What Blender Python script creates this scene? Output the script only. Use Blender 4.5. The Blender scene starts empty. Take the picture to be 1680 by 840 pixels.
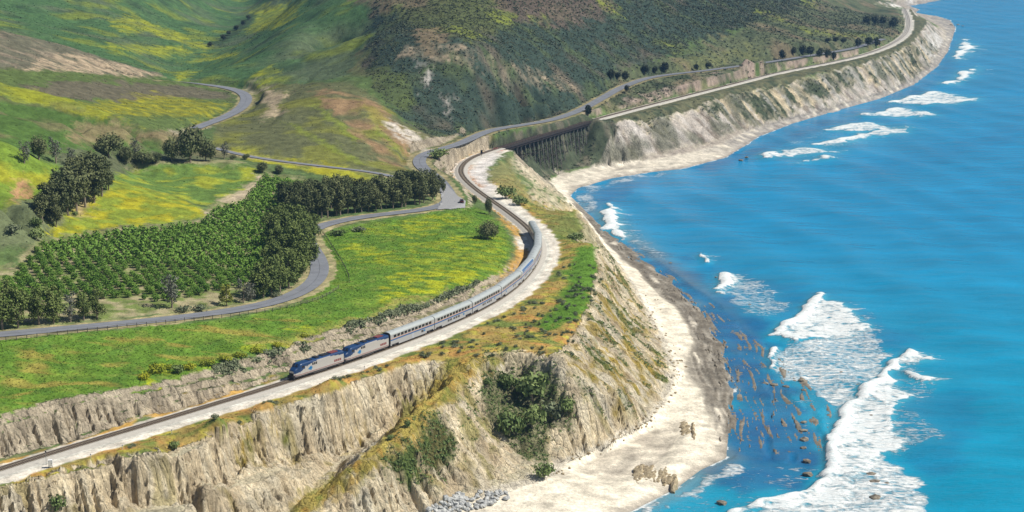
import bpy, bmesh, math, random
import numpy as np
from mathutils import Vector, Matrix

# ------------------------------------------------------------------ camera, sky, sun, exposure
SC = bpy.context.scene
COL = SC.collection
CAM_H = 160.0
HAZE_DENSITY = 0.00007
FPX = 2800.0                     # focal length in photo pixels (photo 1680 wide)
PITCH = math.atan(590.0 / 2800.0)
cam_data = bpy.data.cameras.new("camera")
cam = bpy.data.objects.new("camera", cam_data)
COL.objects.link(cam)
cam.location = (0, 0, CAM_H)
cam.rotation_euler = (math.pi / 2 - PITCH, 0, 0)
cam_data.sensor_width = 36.0
cam_data.lens = 36.0 * FPX / 1680.0
cam_data.clip_start = 1.0
cam_data.clip_end = 60000.0
SC.camera = cam

SUN_EL = math.radians(50.0)
SUN_AZ = math.atan2(0.98, -0.08)          # measured from +Y towards +X
to_sun = Vector((math.cos(SUN_EL) * math.sin(SUN_AZ), math.cos(SUN_EL) * math.cos(SUN_AZ), math.sin(SUN_EL)))
world = bpy.data.worlds.new("World")
SC.world = world
world.use_nodes = True
wn = world.node_tree
sky = wn.nodes.new("ShaderNodeTexSky")
sky.sky_type = 'NISHITA'
sky.sun_disc = False
sky.sun_elevation = SUN_EL
sky.sun_rotation = SUN_AZ
wn.links.new(sky.outputs[0], wn.nodes["Background"].inputs[0])
wn.nodes["Background"].inputs[1].default_value = 0.065
sun_data = bpy.data.lights.new("sun", 'SUN')
sun_data.energy = 4.9
sun_data.angle = math.radians(0.53)
sun_data.color = (1.0, 0.95, 0.87)
sun = bpy.data.objects.new("sun", sun_data)
COL.objects.link(sun)
sun.rotation_euler = (-to_sun).to_track_quat('-Z', 'Y').to_euler()
SC.view_settings.view_transform = 'Standard'
SC.view_settings.look = 'None'
SC.view_settings.exposure = 0.12
SC.view_settings.gamma = 1.0
SC.view_settings.use_curve_mapping = False
SC.cycles.max_bounces = 6
SC.cycles.volume_bounces = 0

rng = np.random.default_rng(7)
random.seed(7)
SIN_P, COS_P = math.sin(PITCH), math.cos(PITCH)

# ------------------------------------------------------------------ surveying: photo reading -> place on the land
def ray(px, py):
    a = (px - 840.0) / FPX
    b = (420.0 - py) / FPX
    return a, COS_P + b * SIN_P, -SIN_P + b * COS_P

def at_z(px, py, z):
    x, y, w = ray(px, py)
    t = (z - CAM_H) / w
    return np.array((x * t, y * t, z))

def at_g(px, py, g):
    x, y, w = ray(px, py)
    t = g / y
    return np.array((x * t, g, CAM_H + w * t))

# ------------------------------------------------------------------ noise
_prm = np.arange(256); np.random.default_rng(3).shuffle(_prm)
_prm = np.concatenate([_prm, _prm]).astype(np.int32)
_ang = np.random.default_rng(4).random(256) * 2 * np.pi
_gx, _gy = np.cos(_ang).astype(np.float32), np.sin(_ang).astype(np.float32)

from concurrent.futures import ThreadPoolExecutor
POOL = ThreadPoolExecutor(4)
def perlin(x, y):
    x = np.asarray(x, np.float32); y = np.asarray(y, np.float32)
    if x.size > 60000 and x.shape == y.shape:
        a = x.ravel(); b = y.ravel(); k = np.linspace(0, a.size, 9).astype(int)
        return np.concatenate(list(POOL.map(lambda i: perlin1(a[k[i]:k[i + 1]], b[k[i]:k[i + 1]]), range(8)))).reshape(x.shape)
    return perlin1(x, y)
def perlin1(x, y):
    xf = np.floor(x); yf = np.floor(y)
    xi = xf.astype(np.int32) & 255; yi = yf.astype(np.int32) & 255
    x = x - xf; y = y - yf
    xi1 = (xi + 1) & 255; yi1 = (yi + 1) & 255
    def g(ix, iy, dx, dy):
        h = _prm[_prm[ix] + iy]
        return _gx[h] * dx + _gy[h] * dy
    u = x * x * x * (x * (x * 6 - 15) + 10); v = y * y * y * (y * (y * 6 - 15) + 10)
    a = g(xi, yi, x, y); b = g(xi1, yi, x - 1, y)
    c = g(xi, yi1, x, y - 1); d = g(xi1, yi1, x - 1, y - 1)
    ab = a + u * (b - a); cd = c + u * (d - c)
    return (ab + v * (cd - ab)) * 1.5

def fbm(x, y, octaves=4, off=0.0):
    s = np.zeros(np.shape(x), np.float32); amp = 1.0; tot = 0
    for k in range(octaves):
        s += amp * perlin(x * 2 ** k + off + 17.3 * k, y * 2 ** k - off * 0.7 + 9.1 * k)
        tot += amp; amp *= 0.5
    return s / tot * 1.4

def sstep(a, b, x):
    t = np.clip((x - a) / (b - a), 0, 1)
    return t * t * (3 - 2 * t)

# ------------------------------------------------------------------ lines on the land
def spline(pts, step):
    """resample a 3D polyline at even steps and smooth it"""
    P = np.array(pts, float)
    # catmull-rom
    Q = [P[0]]
    for i in range(len(P) - 1):
        p0 = P[max(i - 1, 0)]; p1 = P[i]; p2 = P[i + 1]; p3 = P[min(i + 2, len(P) - 1)]
        n = max(2, int(np.linalg.norm(p2 - p1) / 1.0))
        for k in range(1, n + 1):
            t = k / n
            Q.append(0.5 * ((2 * p1) + (-p0 + p2) * t + (2 * p0 - 5 * p1 + 4 * p2 - p3) * t * t + (-p0 + 3 * p1 - 3 * p2 + p3) * t ** 3))
    Q = np.array(Q)
    s = np.concatenate([[0], np.cumsum(np.linalg.norm(np.diff(Q[:, :2], axis=0), axis=1))])
    n = int(s[-1] / step)
    t = np.linspace(0, s[-1], n + 1)
    return np.stack([np.interp(t, s, Q[:, k]) for k in range(3)], 1)

def smooth(P, sig):
    r = int(sig * 3); k = np.exp(-0.5 * (np.arange(-r, r + 1) / sig) ** 2); k /= k.sum()
    out = np.empty_like(P)
    for c in range(P.shape[1]):
        e = np.concatenate([2 * P[0, c] - P[r:0:-1, c], P[:, c], 2 * P[-1, c] - P[-2:-r - 2:-1, c]])
        out[:, c] = np.convolve(e, k, 'valid')
    return out

TRACK_Z = 27.0
track_px = [(-260, 851), (-100, 800), (0, 768), (100, 736.5), (200, 707), (300, 677), (400, 647), (480, 622), (560, 596.5), (645, 566), (720, 537),
            (782, 509.5), (829, 482), (860, 455), (879, 428), (884, 405), (878, 387), (862, 369), (840, 351.5), (820, 337), (800, 323.5), (780, 309),
            (764, 295), (756, 284), (756, 274), (764, 264), (780, 255), (800, 247.5), (825, 240), (870, 226.2), (910, 214.4), (972, 196), (1040, 178),
            (1120, 157.5), (1200, 137.5), (1280, 117.5), (1360, 102), (1420, 88), (1460, 73), (1484, 57), (1491, 42), (1490, 28), (1484, 14)]
TRK = spline([at_z(x, y, TRACK_Z) for x, y in track_px], 2.0)
TRK = smooth(TRK, 5.0); TRK[:, 2] = TRACK_Z
TRK = spline(TRK[::3], 2.0)
TRK_S = np.concatenate([[0], np.cumsum(np.linalg.norm(np.diff(TRK[:, :2], axis=0), axis=1))])

def on_track(s):
    p = np.array([np.interp(s, TRK_S, TRK[:, k]) for k in range(3)])
    q = np.array([np.interp(s + 0.5, TRK_S, TRK[:, k]) for k in range(3)]); r = np.array([np.interp(s - 0.5, TRK_S, TRK[:, k]) for k in range(3)])
    t = q - r; t /= np.linalg.norm(t)
    return p, t

def track_s(px, py):
    p = at_z(px, py, TRACK_Z)
    return TRK_S[np.argmin(np.linalg.norm(TRK[:, :2] - p[:2], axis=1))]

S_T0, S_T1 = track_s(822, 241), track_s(974, 195.5)      # the trestle

def road_line(rows, sig=4):
    P = spline([at_z(*r) for r in rows], 2.0)
    P = smooth(P, sig)
    return spline(P[::3], 2.0)

ROAD_MAIN = road_line([(-260, 572, 41), (-120, 560, 40), (0, 549, 39), (100, 540, 38), (200, 531, 37), (300, 521, 36), (400, 507, 35), (460, 494, 34.5), (500, 476, 34), (521, 458, 33.5),
                       (526, 438, 33.2), (519, 420, 33), (508, 404, 33), (500, 392, 33), (505, 381, 33), (523, 371, 33), (560, 361.5, 33), (620, 352.5, 33), (680, 346.5, 32.6), (722, 340, 32.2),
                       (740, 328, 32), (728, 306, 32), (714, 290, 32.3), (698, 280, 32.6), (687, 269, 33), (689, 258, 33.3), (703, 249.5, 33.6), (733, 243, 33.5), (764, 232, 33),
                       (788, 220.5, 33), (812, 212.5, 33), (860, 205, 32), (905, 197, 30.9), (950, 182, 30.6), (980, 166, 32), (1000, 154.5, 33.2), (1022, 143, 34.2), (1060, 129, 35.6), (1100, 122.5, 35.6),
                       (1150, 117, 35), (1200, 110.5, 33), (1260, 102.5, 32), (1330, 91.5, 31.4), (1400, 79.5, 30), (1450, 64, 29)], 5)
ROAD_UPPER = road_line([(262, 131, 55), (300, 135, 52), (345, 140, 49.5), (385, 147, 48), (404, 159, 47.4), (397, 176, 47), (370, 192, 46.5), (335, 205, 46), (318, 212, 46)], 4)
ROAD_LANE = road_line([(352, 243, 42), (385, 252, 41), (440, 262, 39.5), (520, 272, 38), (600, 281, 36), (640, 288, 34.5), (675, 300, 33.2), (700, 318, 32.6)], 4)

# ------------------------------------------------------------------ the height model
LINES = []
def zl(pts, step=0.012):            # readings with a known height
    LINES.append(([at_z(*p) for p in pts], step))
def gl(pts, step=0.02):             # readings with a known distance
    LINES.append(([at_g(*p) for p in pts], step))
def wl(pts, step=0.02):             # plan positions
    LINES.append(([np.array(p, float) for p in pts], step))

# foot of the cliffs and the beaches
zl([(330, 905, 3), (480, 900, 3), (600, 872, 3), (700, 845, 3), (740, 832, 3), (840, 800, 3), (880, 790, 3), (925, 757, 3), (1000, 723, 3), (1060, 690, 3), (1090, 655, 3), (1106, 610, 3), (1090, 560, 3),
    (1062, 510, 3), (1040, 470, 3), (1018, 436, 3), (1000, 415, 3), (978, 385, 3), (957, 355, 3), (932, 329, 3), (917, 314, 3), (906, 296, 3)], 0.006)
zl([(935, 284, 3.4), (1000, 268, 3.2), (1100, 260, 3), (1190, 238, 3), (1230, 214, 3), (1290, 195, 3), (1350, 180, 3), (1400, 166, 3), (1450, 151, 3), (1500, 130, 3), (1530, 105, 3), (1544, 80, 3), (1552, 60, 3), (1556, 47, 2), (1549, 38, 2), (1530, 31, 2)], 0.008)
SHORE = [(850, 905), (960, 870), (1040, 838), (1110, 802), (1150, 772), (1192, 752), (1200, 690), (1205, 640), (1190, 570), (1150, 505), (1095, 455), (1045, 414), (1003, 385), (965, 350), (936, 321), (950, 309), (1000, 294), (1060, 284), (1120, 277), (1190, 259), (1224, 238),
         (1246, 224), (1300, 203), (1368, 182), (1440, 163), (1496, 140), (1537, 110), (1556, 85), (1562, 64), (1568, 46), (1560, 33), (1535, 26)]
zl([(x, y, 0.0) for x, y in SHORE], 0.009)
zl([(1060, 790, 1.6), (1110, 745, 1.7), (1135, 700, 1.6), (1150, 640, 1.6), (1142, 580, 1.6), (1112, 530, 1.6), (1072, 475, 1.6), (1035, 432, 1.6)], 0.008)
zl([(955, 298, 1.4), (1000, 281, 1.4), (1060, 273, 1.4), (1120, 268, 1.4), (1180, 253, 1.4), (1222, 232, 1.4)], 0.012)
zl([(900, 850, 1.8), (980, 800, 1.8)], 0.02)
zl([(x + 60, y + (10 if y > 300 else 3), -2.5) for x, y in SHORE[:14]], 0.02)
zl([(x + 30, y + 9, -3) for x, y in SHORE[15:]], 0.02)
wl([(90, 420, -5), (110, 500, -5), (130, 620, -6), (110, 760, -5), (110, 900, -6), (180, 1000, -6), (300, 1300, -7), (480, 1700, -7), (640, 2200, -7), (900, 2700, -8)], 0.05)
wl([(200, 450, -9), (250, 650, -9), (300, 900, -9), (500, 1300, -9), (800, 2000, -9)], 0.08)
wl([(40, 340, -3), (100, 345, -5), (150, 380, -6)], 0.05)
# bluff edge, left to right
CT = [(-260, 858, 26), (0, 797, 26.3), (60, 788, 26.3), (117, 773, 26.3), (177, 763, 26.3), (247, 750, 26.3), (300, 742, 26.3), (333, 727, 26.3), (377, 708, 26.3), (387, 698, 26.3), (433, 682, 26.3), (500, 663, 26.3),
      (560, 647, 26.3), (597, 630, 26.3), (633, 617, 26.3), (717, 595, 26.3), (745, 588, 26.2)]
zl(CT, 0.005)
zl([(x, y + 9, z - 1.6) for x, y, z in CT[1:-1]], 0.006)
zl([(-260, 890, 22), (0, 820, 22.8), (117, 795, 23.0), (187, 802, 19.6), (207, 808, 19), (240, 805, 19), (277, 800, 18.8), (317, 777, 20.8), (383, 737, 21.4), (460, 725, 18.4), (507, 725, 17.0), (567, 712, 15.6),
    (600, 701, 15.3), (633, 694, 15.0), (667, 674, 16.2), (700, 648, 19), (738, 603, 24.8)], 0.006)
gl([(0, 842, 371), (100, 842, 377), (200, 842, 383), (300, 832, 388), (400, 800, 407), (450, 790, 415), (507, 778, 428), (550, 758, 438), (610, 730, 449), (655, 700, 462)], 0.01)
gl([(440, 842, 406), (500, 815, 419), (547, 772, 433), (600, 735, 444), (640, 712, 455), (680, 676, 468)], 0.008)
gl([(0, 910, 352), (150, 910, 356), (300, 900, 366), (420, 880, 385)], 0.02)
wl([(-130, 320, 14), (-60, 320, 8), (0, 330, 2), (40, 330, -1)], 0.03)
# yellow spur and its ribs
zl([(775, 597, 26), (742, 625, 25), (702, 665, 23), (652, 720, 20), (603, 760, 17), (555, 785, 14), (512, 820, 10), (480, 850, 7)], 0.006)
zl([(690, 700, 20.2), (720, 740, 14), (735, 790, 7.2)], 0.01)
zl([(640, 765, 15.2), (650, 810, 9)], 0.01)
zl([(760, 603, 25.4), (765, 650, 20.8), (772, 700, 15.4), (790, 750, 9), (803, 785, 4.6)], 0.008)
zl([(780, 593, 26), (830, 584, 26), (880, 583, 26), (907, 592, 25.7), (940, 622, 21.6), (956, 652, 16.8), (985, 692, 10), (1000, 714, 4.6)], 0.006)
zl([(795, 612, 22.6), (850, 602, 22.8), (895, 607, 23), (925, 638, 19.2), (940, 672, 14), (930, 715, 8.2)], 0.008)
zl([(830, 650, 17), (870, 660, 15), (900, 690, 11), (840, 700, 11), (850, 740, 6), (882, 776, 3.5)], 0.01)
RC = [(980, 403, 25.6), (977, 417, 25.6), (987, 447, 25.2), (973, 477, 25.8), (967, 503, 25.8), (957, 527, 26), (932, 560, 26), (919, 574, 26)]
zl(RC, 0.006)
zl([(1008, 450, 17.5), (1020, 500, 15), (1035, 550, 12), (1062, 600, 9), (1056, 640, 8), (1030, 680, 8)], 0.008)
zl([(985, 560, 20.5), (990, 600, 18), (1000, 640, 14.5)], 0.008)
zl([(960, 372, 24.6), (944, 345, 23), (905, 347, 23), (872, 336, 23.4), (852, 311, 24.2), (836, 286, 25.2), (817, 251, 26.8)], 0.006)
zl([(905, 400, 26.4), (940, 440, 26.4), (930, 500, 26.4), (850, 545, 26.4), (900, 540, 26.4), (760, 570, 26.4), (800, 560, 26.4)], 0.02)
zl([(890, 365, 25.6), (850, 330, 26), (925, 380, 25.6)], 0.02)
# the railway bench
for off in (0, 6.5, 11):
    seg = [TRK[i] for i in range(0, len(TRK), 4)]
    out = []
    for i in range(0, len(TRK) - 1, 5):
        s = TRK_S[i]
        if S_T0 - 2 < s < S_T1 + 2 or s > 2300: 
            if len(out) > 1: wl(out, 0.012)
            out = []; continue
        if off and s > S_T1: continue
        t = TRK[i + 1] - TRK[i]; t /= np.linalg.norm(t)
        out.append((TRK[i][0] + t[1] * off, TRK[i][1] - t[0] * off, TRACK_Z - 0.3))
    if len(out) > 1: wl(out, 0.012)
# cut bank landward of the railway
zl([(-260, 832, 26.9), (0, 746, 26.9), (100, 714, 26.9), (200, 690, 26.9), (300, 667, 26.9), (400, 636, 26.9), (470, 611, 26.9), (540, 583, 26.9), (640, 550, 26.9), (720, 520, 26.9), (790, 487, 26.9), (834, 456, 26.9), (856, 430, 26.6), (861, 404, 26.3), (846, 374, 26.9)], 0.008)
zl([(-260, 790, 31.2), (0, 712, 31), (60, 693, 31.2), (130, 673, 31.6), (200, 652, 31.8), (270, 631, 32), (300, 629, 31.6), (330, 611, 32), (420, 586, 31.6), (480, 573, 31), (560, 541, 31.4), (640, 514, 31.2), (700, 494, 30.6), (760, 479, 29.6), (800, 461, 29), (826, 437, 28.6), (838, 412, 28.2), (832, 385, 28.4), (815, 362, 28.4)], 0.008)
zl([(0, 650, 34), (150, 625, 34), (300, 590, 33.6), (450, 550, 33), (600, 505, 32.6), (700, 470, 32), (770, 440, 30.8), (790, 400, 30.6), (770, 365, 30.8), (560, 400, 32.6), (650, 400, 32), (600, 450, 32.6)], 0.03)
zl([(-260, 640, 38), (0, 590, 37)], 0.03)
zl([(743, 290, 31), (770, 318, 29.8), (790, 340, 29.2)], 0.015)
# roads
for R in (ROAD_MAIN, ROAD_UPPER, ROAD_LANE):
    wl([tuple(p) for p in R[::4]], 0.012)
# rock cut between the road and the railway by the trestle, and the scrub above the trestle
zl([(735, 262, 31.2), (746, 252, 31), (775, 243.5, 30.4), (805, 236.5, 29.5)], 0.01)
zl([(840, 226, 27.6), (900, 209, 28), (960, 191, 28.3)], 0.012)
p0, t0 = on_track((S_T0 + S_T1) / 2)
nL = np.array((-t0[1], t0[0], 0))
for f, zs in ((-0.36, (15, 14, 18, 24)), (-0.15, (5.5, 6.5, 12, 22)), (0.05, (4, 5, 10, 21)), (0.22, (7, 9, 15, 24)), (0.38, (16, 17, 22, 28))):
    q = p0 + t0 * f * (S_T1 - S_T0)
    for d_, z_ in list(zip((-7, 8, 20, 34), zs))[:2 if f < -0.3 else (3 if f < -0.1 else 4)]:
        wl([tuple(q[:2] + nL[:2] * d_) + (z_,)])
zl([(958, 230, 16), (946, 255, 8.5), (985, 228, 17), (1000, 250, 9.5), (905, 283, 3.6)], 0.02)
# far bluff edge
zl([(985, 202, 26), (1010, 197, 26), (1080, 181, 26), (1120, 170.5, 26), (1200, 150, 26), (1280, 129, 26), (1370, 112.5, 26), (1430, 98.5, 26), (1470, 83, 26), (1497, 68, 26), (1512, 52, 25), (1522, 40, 24), (1518, 31, 22)], 0.008)
zl([(1120, 145, 30.7), (1200, 125, 31.5), (1280, 108, 31.5), (1340, 96.5, 30), (1420, 78.5, 30), (1462, 62, 29)], 0.012)
zl([(1030, 160, 31.6), (1080, 140, 33.2)], 0.02)
zl([(1100, 105, 41), (1160, 96, 41.5), (1220, 92, 42), (1300, 78, 40), (1400, 58, 36), (1440, 42, 34), (1460, 30, 31), (1475, 18, 28)], 0.02)
gl([(1000, 60, 1230), (1100, 50, 1330), (1200, 45, 1420), (1300, 40, 1560), (1390, 33, 1760), (1430, 15, 2050)], 0.03)
gl([(1100, 0, 1420), (1200, 0, 1570), (1300, 0, 1780), (1400, 0, 2080), (1435, -5, 2250)], 0.03)
gl([(1100, -80, 1620), (1250, -80, 1900), (1350, -60, 2300), (1420, -40, 2700)], 0.04)
zl([(1440, 7, 14), (1470, 3, 10), (1500, -3, 8)], 0.02)
zl([(1465, 12, 1), (1500, 7, 0.5), (1540, 0, 0.5), (1580, -9, 0.5), (1620, -20, 0.5)], 0.02)
zl([(1500, 14, -4), (1540, 8, -4), (1600, -5, -4)], 0.03)
# middle hill
gl([(660, 86, 985), (710, 88, 985), (762, 91, 985), (830, 110, 1010), (895, 131, 1060), (945, 146, 1092)], 0.015)
gl([(640, 60, 1020), (760, 60, 1035), (880, 80, 1090), (980, 110, 1160)], 0.03)
gl([(560, 0, 1190), (640, 0, 1140), (760, 0, 1140), (880, 0, 1190), (1000, 0, 1290)], 0.03)
gl([(560, -90, 1360), (760, -90, 1300), (1000, -90, 1480)], 0.05)
gl([(650, 140, 950), (690, 130, 962), (740, 150, 960), (820, 165, 972), (900, 165, 1030)], 0.02)
gl([(700, 215, 905), (745, 213, 925)], 0.02)
gl([(600, 50, 1060), (575, 95, 1020), (560, 125, 985)], 0.02)
gl([(500, 60, 1110), (480, 100, 1050), (440, 125, 1015), (540, 30, 1160)], 0.03)
# brown shoulder in front of it
gl([(430, 150, 950), (480, 143, 945), (540, 140, 935), (590, 156, 915), (620, 180, 895), (650, 210, 875), (680, 238, 858)], 0.015)
gl([(440, 200, 860), (520, 215, 838), (590, 235, 822), (640, 265, 815)], 0.02)
gl([(470, 170, 905), (560, 185, 880), (610, 210, 860)], 0.03)
gl([(610, 165, 930), (650, 190, 910), (690, 215, 888)], 0.02)
# valley of the creek at upper left
gl([(285, 126, 1130), (315, 105, 1230), (345, 78, 1350), (385, 50, 1500), (410, 25, 1700), (420, 0, 1900), (425, -15, 2100)], 0.03)
gl([(420, 60, 1330), (450, 30, 1480), (480, 5, 1650)], 0.03)
gl([(300, 40, 1480), (340, 20, 1650), (370, 0, 1850)], 0.03)
gl([(0, 0, 1330), (100, 0, 1400), (200, 0, 1470), (300, 0, 1600)], 0.03)
gl([(0, -90, 1500), (150, -90, 1600), (300, -60, 1800), (400, -60, 2300)], 0.05)
gl([(210, 28, 1380), (270, 55, 1330), (335, 79, 1300)], 0.02)
gl([(100, 40, 1260), (170, 60, 1240), (230, 85, 1220), (270, 105, 1200)], 0.03)
gl([(480, -60, 1700), (430, -90, 2300)], 0.05)
# brown ridge, left
gl([(-260, 20, 900), (0, 52, 950), (100, 75, 980), (180, 100, 1000), (260, 124, 1020)], 0.02)
wl([(-260, 1150, 62), (-180, 1120, 52), (-120, 1110, 48)], 0.05)
gl([(-260, 90, 830), (0, 112, 870), (130, 119, 930), (250, 129, 990)], 0.02)
gl([(-260, 110, 760), (0, 140, 800), (100, 165, 800), (230, 205, 800)], 0.02)
gl([(150, 150, 870), (310, 170, 900), (360, 165, 950), (200, 180, 840)], 0.03)
gl([(-200, 200, 700), (0, 190, 720), (100, 200, 740), (200, 215, 770), (260, 225, 790)], 0.03)
zl([(100, 250, 48), (200, 255, 44), (280, 262, 42.5), (330, 240, 43.5)], 0.03)
gl([(-260, 240, 650), (0, 235, 660), (50, 255, 668), (90, 275, 680)], 0.02)
gl([(-260, 360, 570), (0, 345, 585), (50, 340, 602), (80, 320, 640)], 0.03)
zl([(0, 385, 43), (40, 390, 42)], 0.03)
gl([(200, 303, 680), (250, 325, 668), (330, 352, 655)], 0.02)
zl([(235, 288, 40.5), (380, 268, 42), (300, 268, 42.5), (420, 290, 38), (400, 318, 37), (330, 330, 38.2), (210, 280, 42)], 0.02)
zl([(80, 382, 41.5), (200, 375, 39.6), (330, 357, 38), (60, 345, 44.5), (130, 350, 43)], 0.02)
zl([(430, 300, 37), (430, 360, 35.4), (300, 400, 37.5), (150, 420, 39.2), (0, 440, 40.5), (-200, 440, 44), (0, 500, 39.6), (200, 480, 37.6), (430, 470, 34.8), (470, 420, 34), (480, 330, 34.6), (560, 320, 33.6), (650, 330, 33)], 0.04)

pts = []
for P, step in LINES:
    P = np.array(P)
    uv = np.stack([P[:, 0] / P[:, 1], np.log(P[:, 1])], 1)
    if len(P) == 1:
        pts.append((uv[0, 0], uv[0, 1], P[0, 2])); continue
    for i in range(len(P) - 1):
        n = max(1, int(round(np.linalg.norm(uv[i + 1] - uv[i]) / step)))
        for k in range(n):
            t = k / n
            q = P[i] * (1 - t) + P[i + 1] * t
            pts.append((q[0] / q[1], math.log(q[1]), q[2]))
    pts.append((uv[-1, 0], uv[-1, 1], P[-1, 2]))
pts = np.array(pts)
# drop near-duplicates
key = np.round(pts[:, :2] / 0.0022).astype(int)
_, ix = np.unique(key, axis=0, return_index=True)
pts = pts[np.sort(ix)]

# the grid of the terrain: columns u = x/y, rows v = ln y, finer near the viewpoint
NC = 760
U = np.linspace(-0.40, 0.40, NC)
V0, V1 = math.log(325.0), math.log(3300.0)
_vs = np.linspace(V0, V1, 4000)
_den = 1.0 / np.interp(_vs, [V0, 5.86, 5.90, 6.40, 6.70, 7.2, V1], [0.003, 0.0016, 0.00085, 0.00095, 0.0019, 0.0026, 0.0045])
_cum = np.concatenate([[0], np.cumsum((_den[1:] + _den[:-1]) / 2 * np.diff(_vs))])
NR = int(_cum[-1]) + 1
V = np.interp(np.linspace(0, _cum[-1], NR), _cum, _vs)
UC, VC = U[::2], V[::2]
if UC[-1] < U[-1]: UC = np.append(UC, U[-1])
if VC[-1] < V[-1]: VC = np.append(VC, V[-1])

C2 = 0.0025 ** 2
def rbf_fit(p):
    d = np.sqrt((p[:, None, 0] - p[None, :, 0]) ** 2 + (p[:, None, 1] - p[None, :, 1]) ** 2 + C2)
    n = len(p)
    A = np.zeros((n + 3, n + 3)); A[:n, :n] = d - np.eye(n) * 2e-4
    B = np.concatenate([np.ones((n, 1)), p[:, :2]], 1); A[:n, n:] = B; A[n:, :n] = B.T
    return np.linalg.solve(A, np.concatenate([p[:, 2], np.zeros(3)]))
# overlapping bands of distance, blended into each other
_q = np.quantile(pts[:, 1], [0.22, 0.42, 0.62, 0.82])
BANDS = list(zip(np.concatenate([[-9], _q]), np.concatenate([_q, [99]])))
OV = 0.07
def band_fit(bd):
    p = pts[(pts[:, 1] > bd[0] - OV * 1.8) & (pts[:, 1] < bd[1] + OV * 1.8)]
    return p, rbf_fit(p)
FITS = [band_fit(b_) for b_ in BANDS]
def rbf_eval(q):
    out = np.zeros(len(q), np.float32); tot = np.zeros(len(q), np.float32)
    jobs = []
    for bd, (p, w) in zip(BANDS, FITS):
        n = len(p)
        wt = (sstep(bd[0] - OV, bd[0] + OV, q[:, 1]) * (1 - sstep(bd[1] - OV, bd[1] + OV, q[:, 1]))).astype(np.float32)
        sel = np.where(wt > 0)[0]
        jobs += [(p.astype(np.float32), w, wt, sel[i:i + 1024]) for i in range(0, len(sel), 1024)]
    def job(j):
        p, w, wt, k = j; n = len(p)
        qx = q[k, 0].astype(np.float32)[:, None]; qy = q[k, 1].astype(np.float32)[:, None]
        d = qx - p[:, 0]; d *= d; e = qy - p[:, 1]; e *= e; d += e; d += C2
        np.sqrt(d, out=d); d *= w[:n].astype(np.float32)
        return k, wt[k] * (d.sum(1, dtype=np.float64) + w[n] + q[k, 0] * w[n + 1] + q[k, 1] * w[n + 2]), wt[k]
    for k, v, t in POOL.map(job, jobs):
        out[k] += v; tot[k] += t
    return out / np.maximum(tot, 1e-6)

gu, gv = np.meshgrid(UC, VC)
HC = rbf_eval(np.stack([gu.ravel(), gv.ravel()], 1)).reshape(gu.shape)

def resample(F, ua, va, ub, vb):
    """bilinear from grid (va x ua) to grid (vb x ub)"""
    fi = np.interp(ub, ua, np.arange(len(ua))); i0 = np.minimum(fi.astype(int), len(ua) - 2); fu = (fi - i0).astype(np.float32)
    fj = np.interp(vb, va, np.arange(len(va))); j0 = np.minimum(fj.astype(int), len(va) - 2); fv = (fj - j0).astype(np.float32)[:, None]
    T = F[:, i0] * (1 - fu) + F[:, i0 + 1] * fu
    return T[j0] * (1 - fv) + T[j0 + 1] * fv
def lookup(F, x, y):
    """bilinear lookup of a full grid field at plan positions"""
    u = x / y; v = np.log(np.maximum(y, 1.0))
    fi = np.clip((u - U[0]) / (U[1] - U[0]), 0, NC - 1.001); i0 = fi.astype(int); fu = fi - i0
    fj = np.clip(np.interp(v, V, np.arange(NR)), 0, NR - 1.001); j0 = fj.astype(int); fv = fj - j0
    return (F[j0, i0] * (1 - fu) + F[j0, i0 + 1] * fu) * (1 - fv) + (F[j0 + 1, i0] * (1 - fu) + F[j0 + 1, i0 + 1] * fu) * fv

GU, GV = np.meshgrid(U, V)
Y = np.exp(GV).astype(np.float32); X = (GU * Y).astype(np.float32)
H = resample(HC, UC, VC, U, V).astype(np.float32)
gcx = (gu * np.exp(gv)).ravel(); gcy = np.exp(gv).ravel()

def nearest(P, maxd):
    """signed offset (right positive), arc length and height of the nearest point of a line, on the full grid"""
    S = np.concatenate([[0], np.cumsum(np.linalg.norm(np.diff(P[:, :2], axis=0), axis=1))])
    T = np.gradient(P[:, :2], axis=0); T /= np.linalg.norm(T, axis=1)[:, None]
    D = np.full(len(gcx), 999.0, np.float32); A = np.zeros(len(gcx), np.float32); Z = np.zeros(len(gcx), np.float32)
    lo = P[:, :2].min(0) - maxd; hi = P[:, :2].max(0) + maxd
    sel = np.where((gcx > lo[0]) & (gcx < hi[0]) & (gcy > lo[1]) & (gcy < hi[1]))[0]
    px, py = P[:, 0].astype(np.float32), P[:, 1].astype(np.float32)
    def job(i):
        k = sel[i:i + 2048]
        dx = gcx[k].astype(np.float32)[:, None] - px; dy = gcy[k].astype(np.float32)[:, None] - py
        j = np.argmin(dx * dx + dy * dy, 1); r = np.arange(len(k))
        ex, ey = dx[r, j], dy[r, j]
        al = ex * T[j, 0] + ey * T[j, 1]
        side = ex * T[j, 1] - ey * T[j, 0]
        over = np.maximum(0, np.abs(al) - 2.5)
        D[k] = np.sign(side) * np.sqrt(side ** 2 + over ** 2); A[k] = S[j] + al
        Z[k] = np.interp(A[k], S, P[:, 2])
    list(POOL.map(job, range(0, len(sel), 2048)))
    f = lambda F: resample(F.reshape(gu.shape), UC, VC, U, V)
    return f(D), f(A), f(Z)

TD, TA, _tz = nearest(TRK, 60)
RD1, RA1, RZ1 = nearest(ROAD_MAIN, 25)
RD2, RA2, RZ2 = nearest(ROAD_UPPER, 25)
RD3, RA3, RZ3 = nearest(ROAD_LANE, 25)
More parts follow.
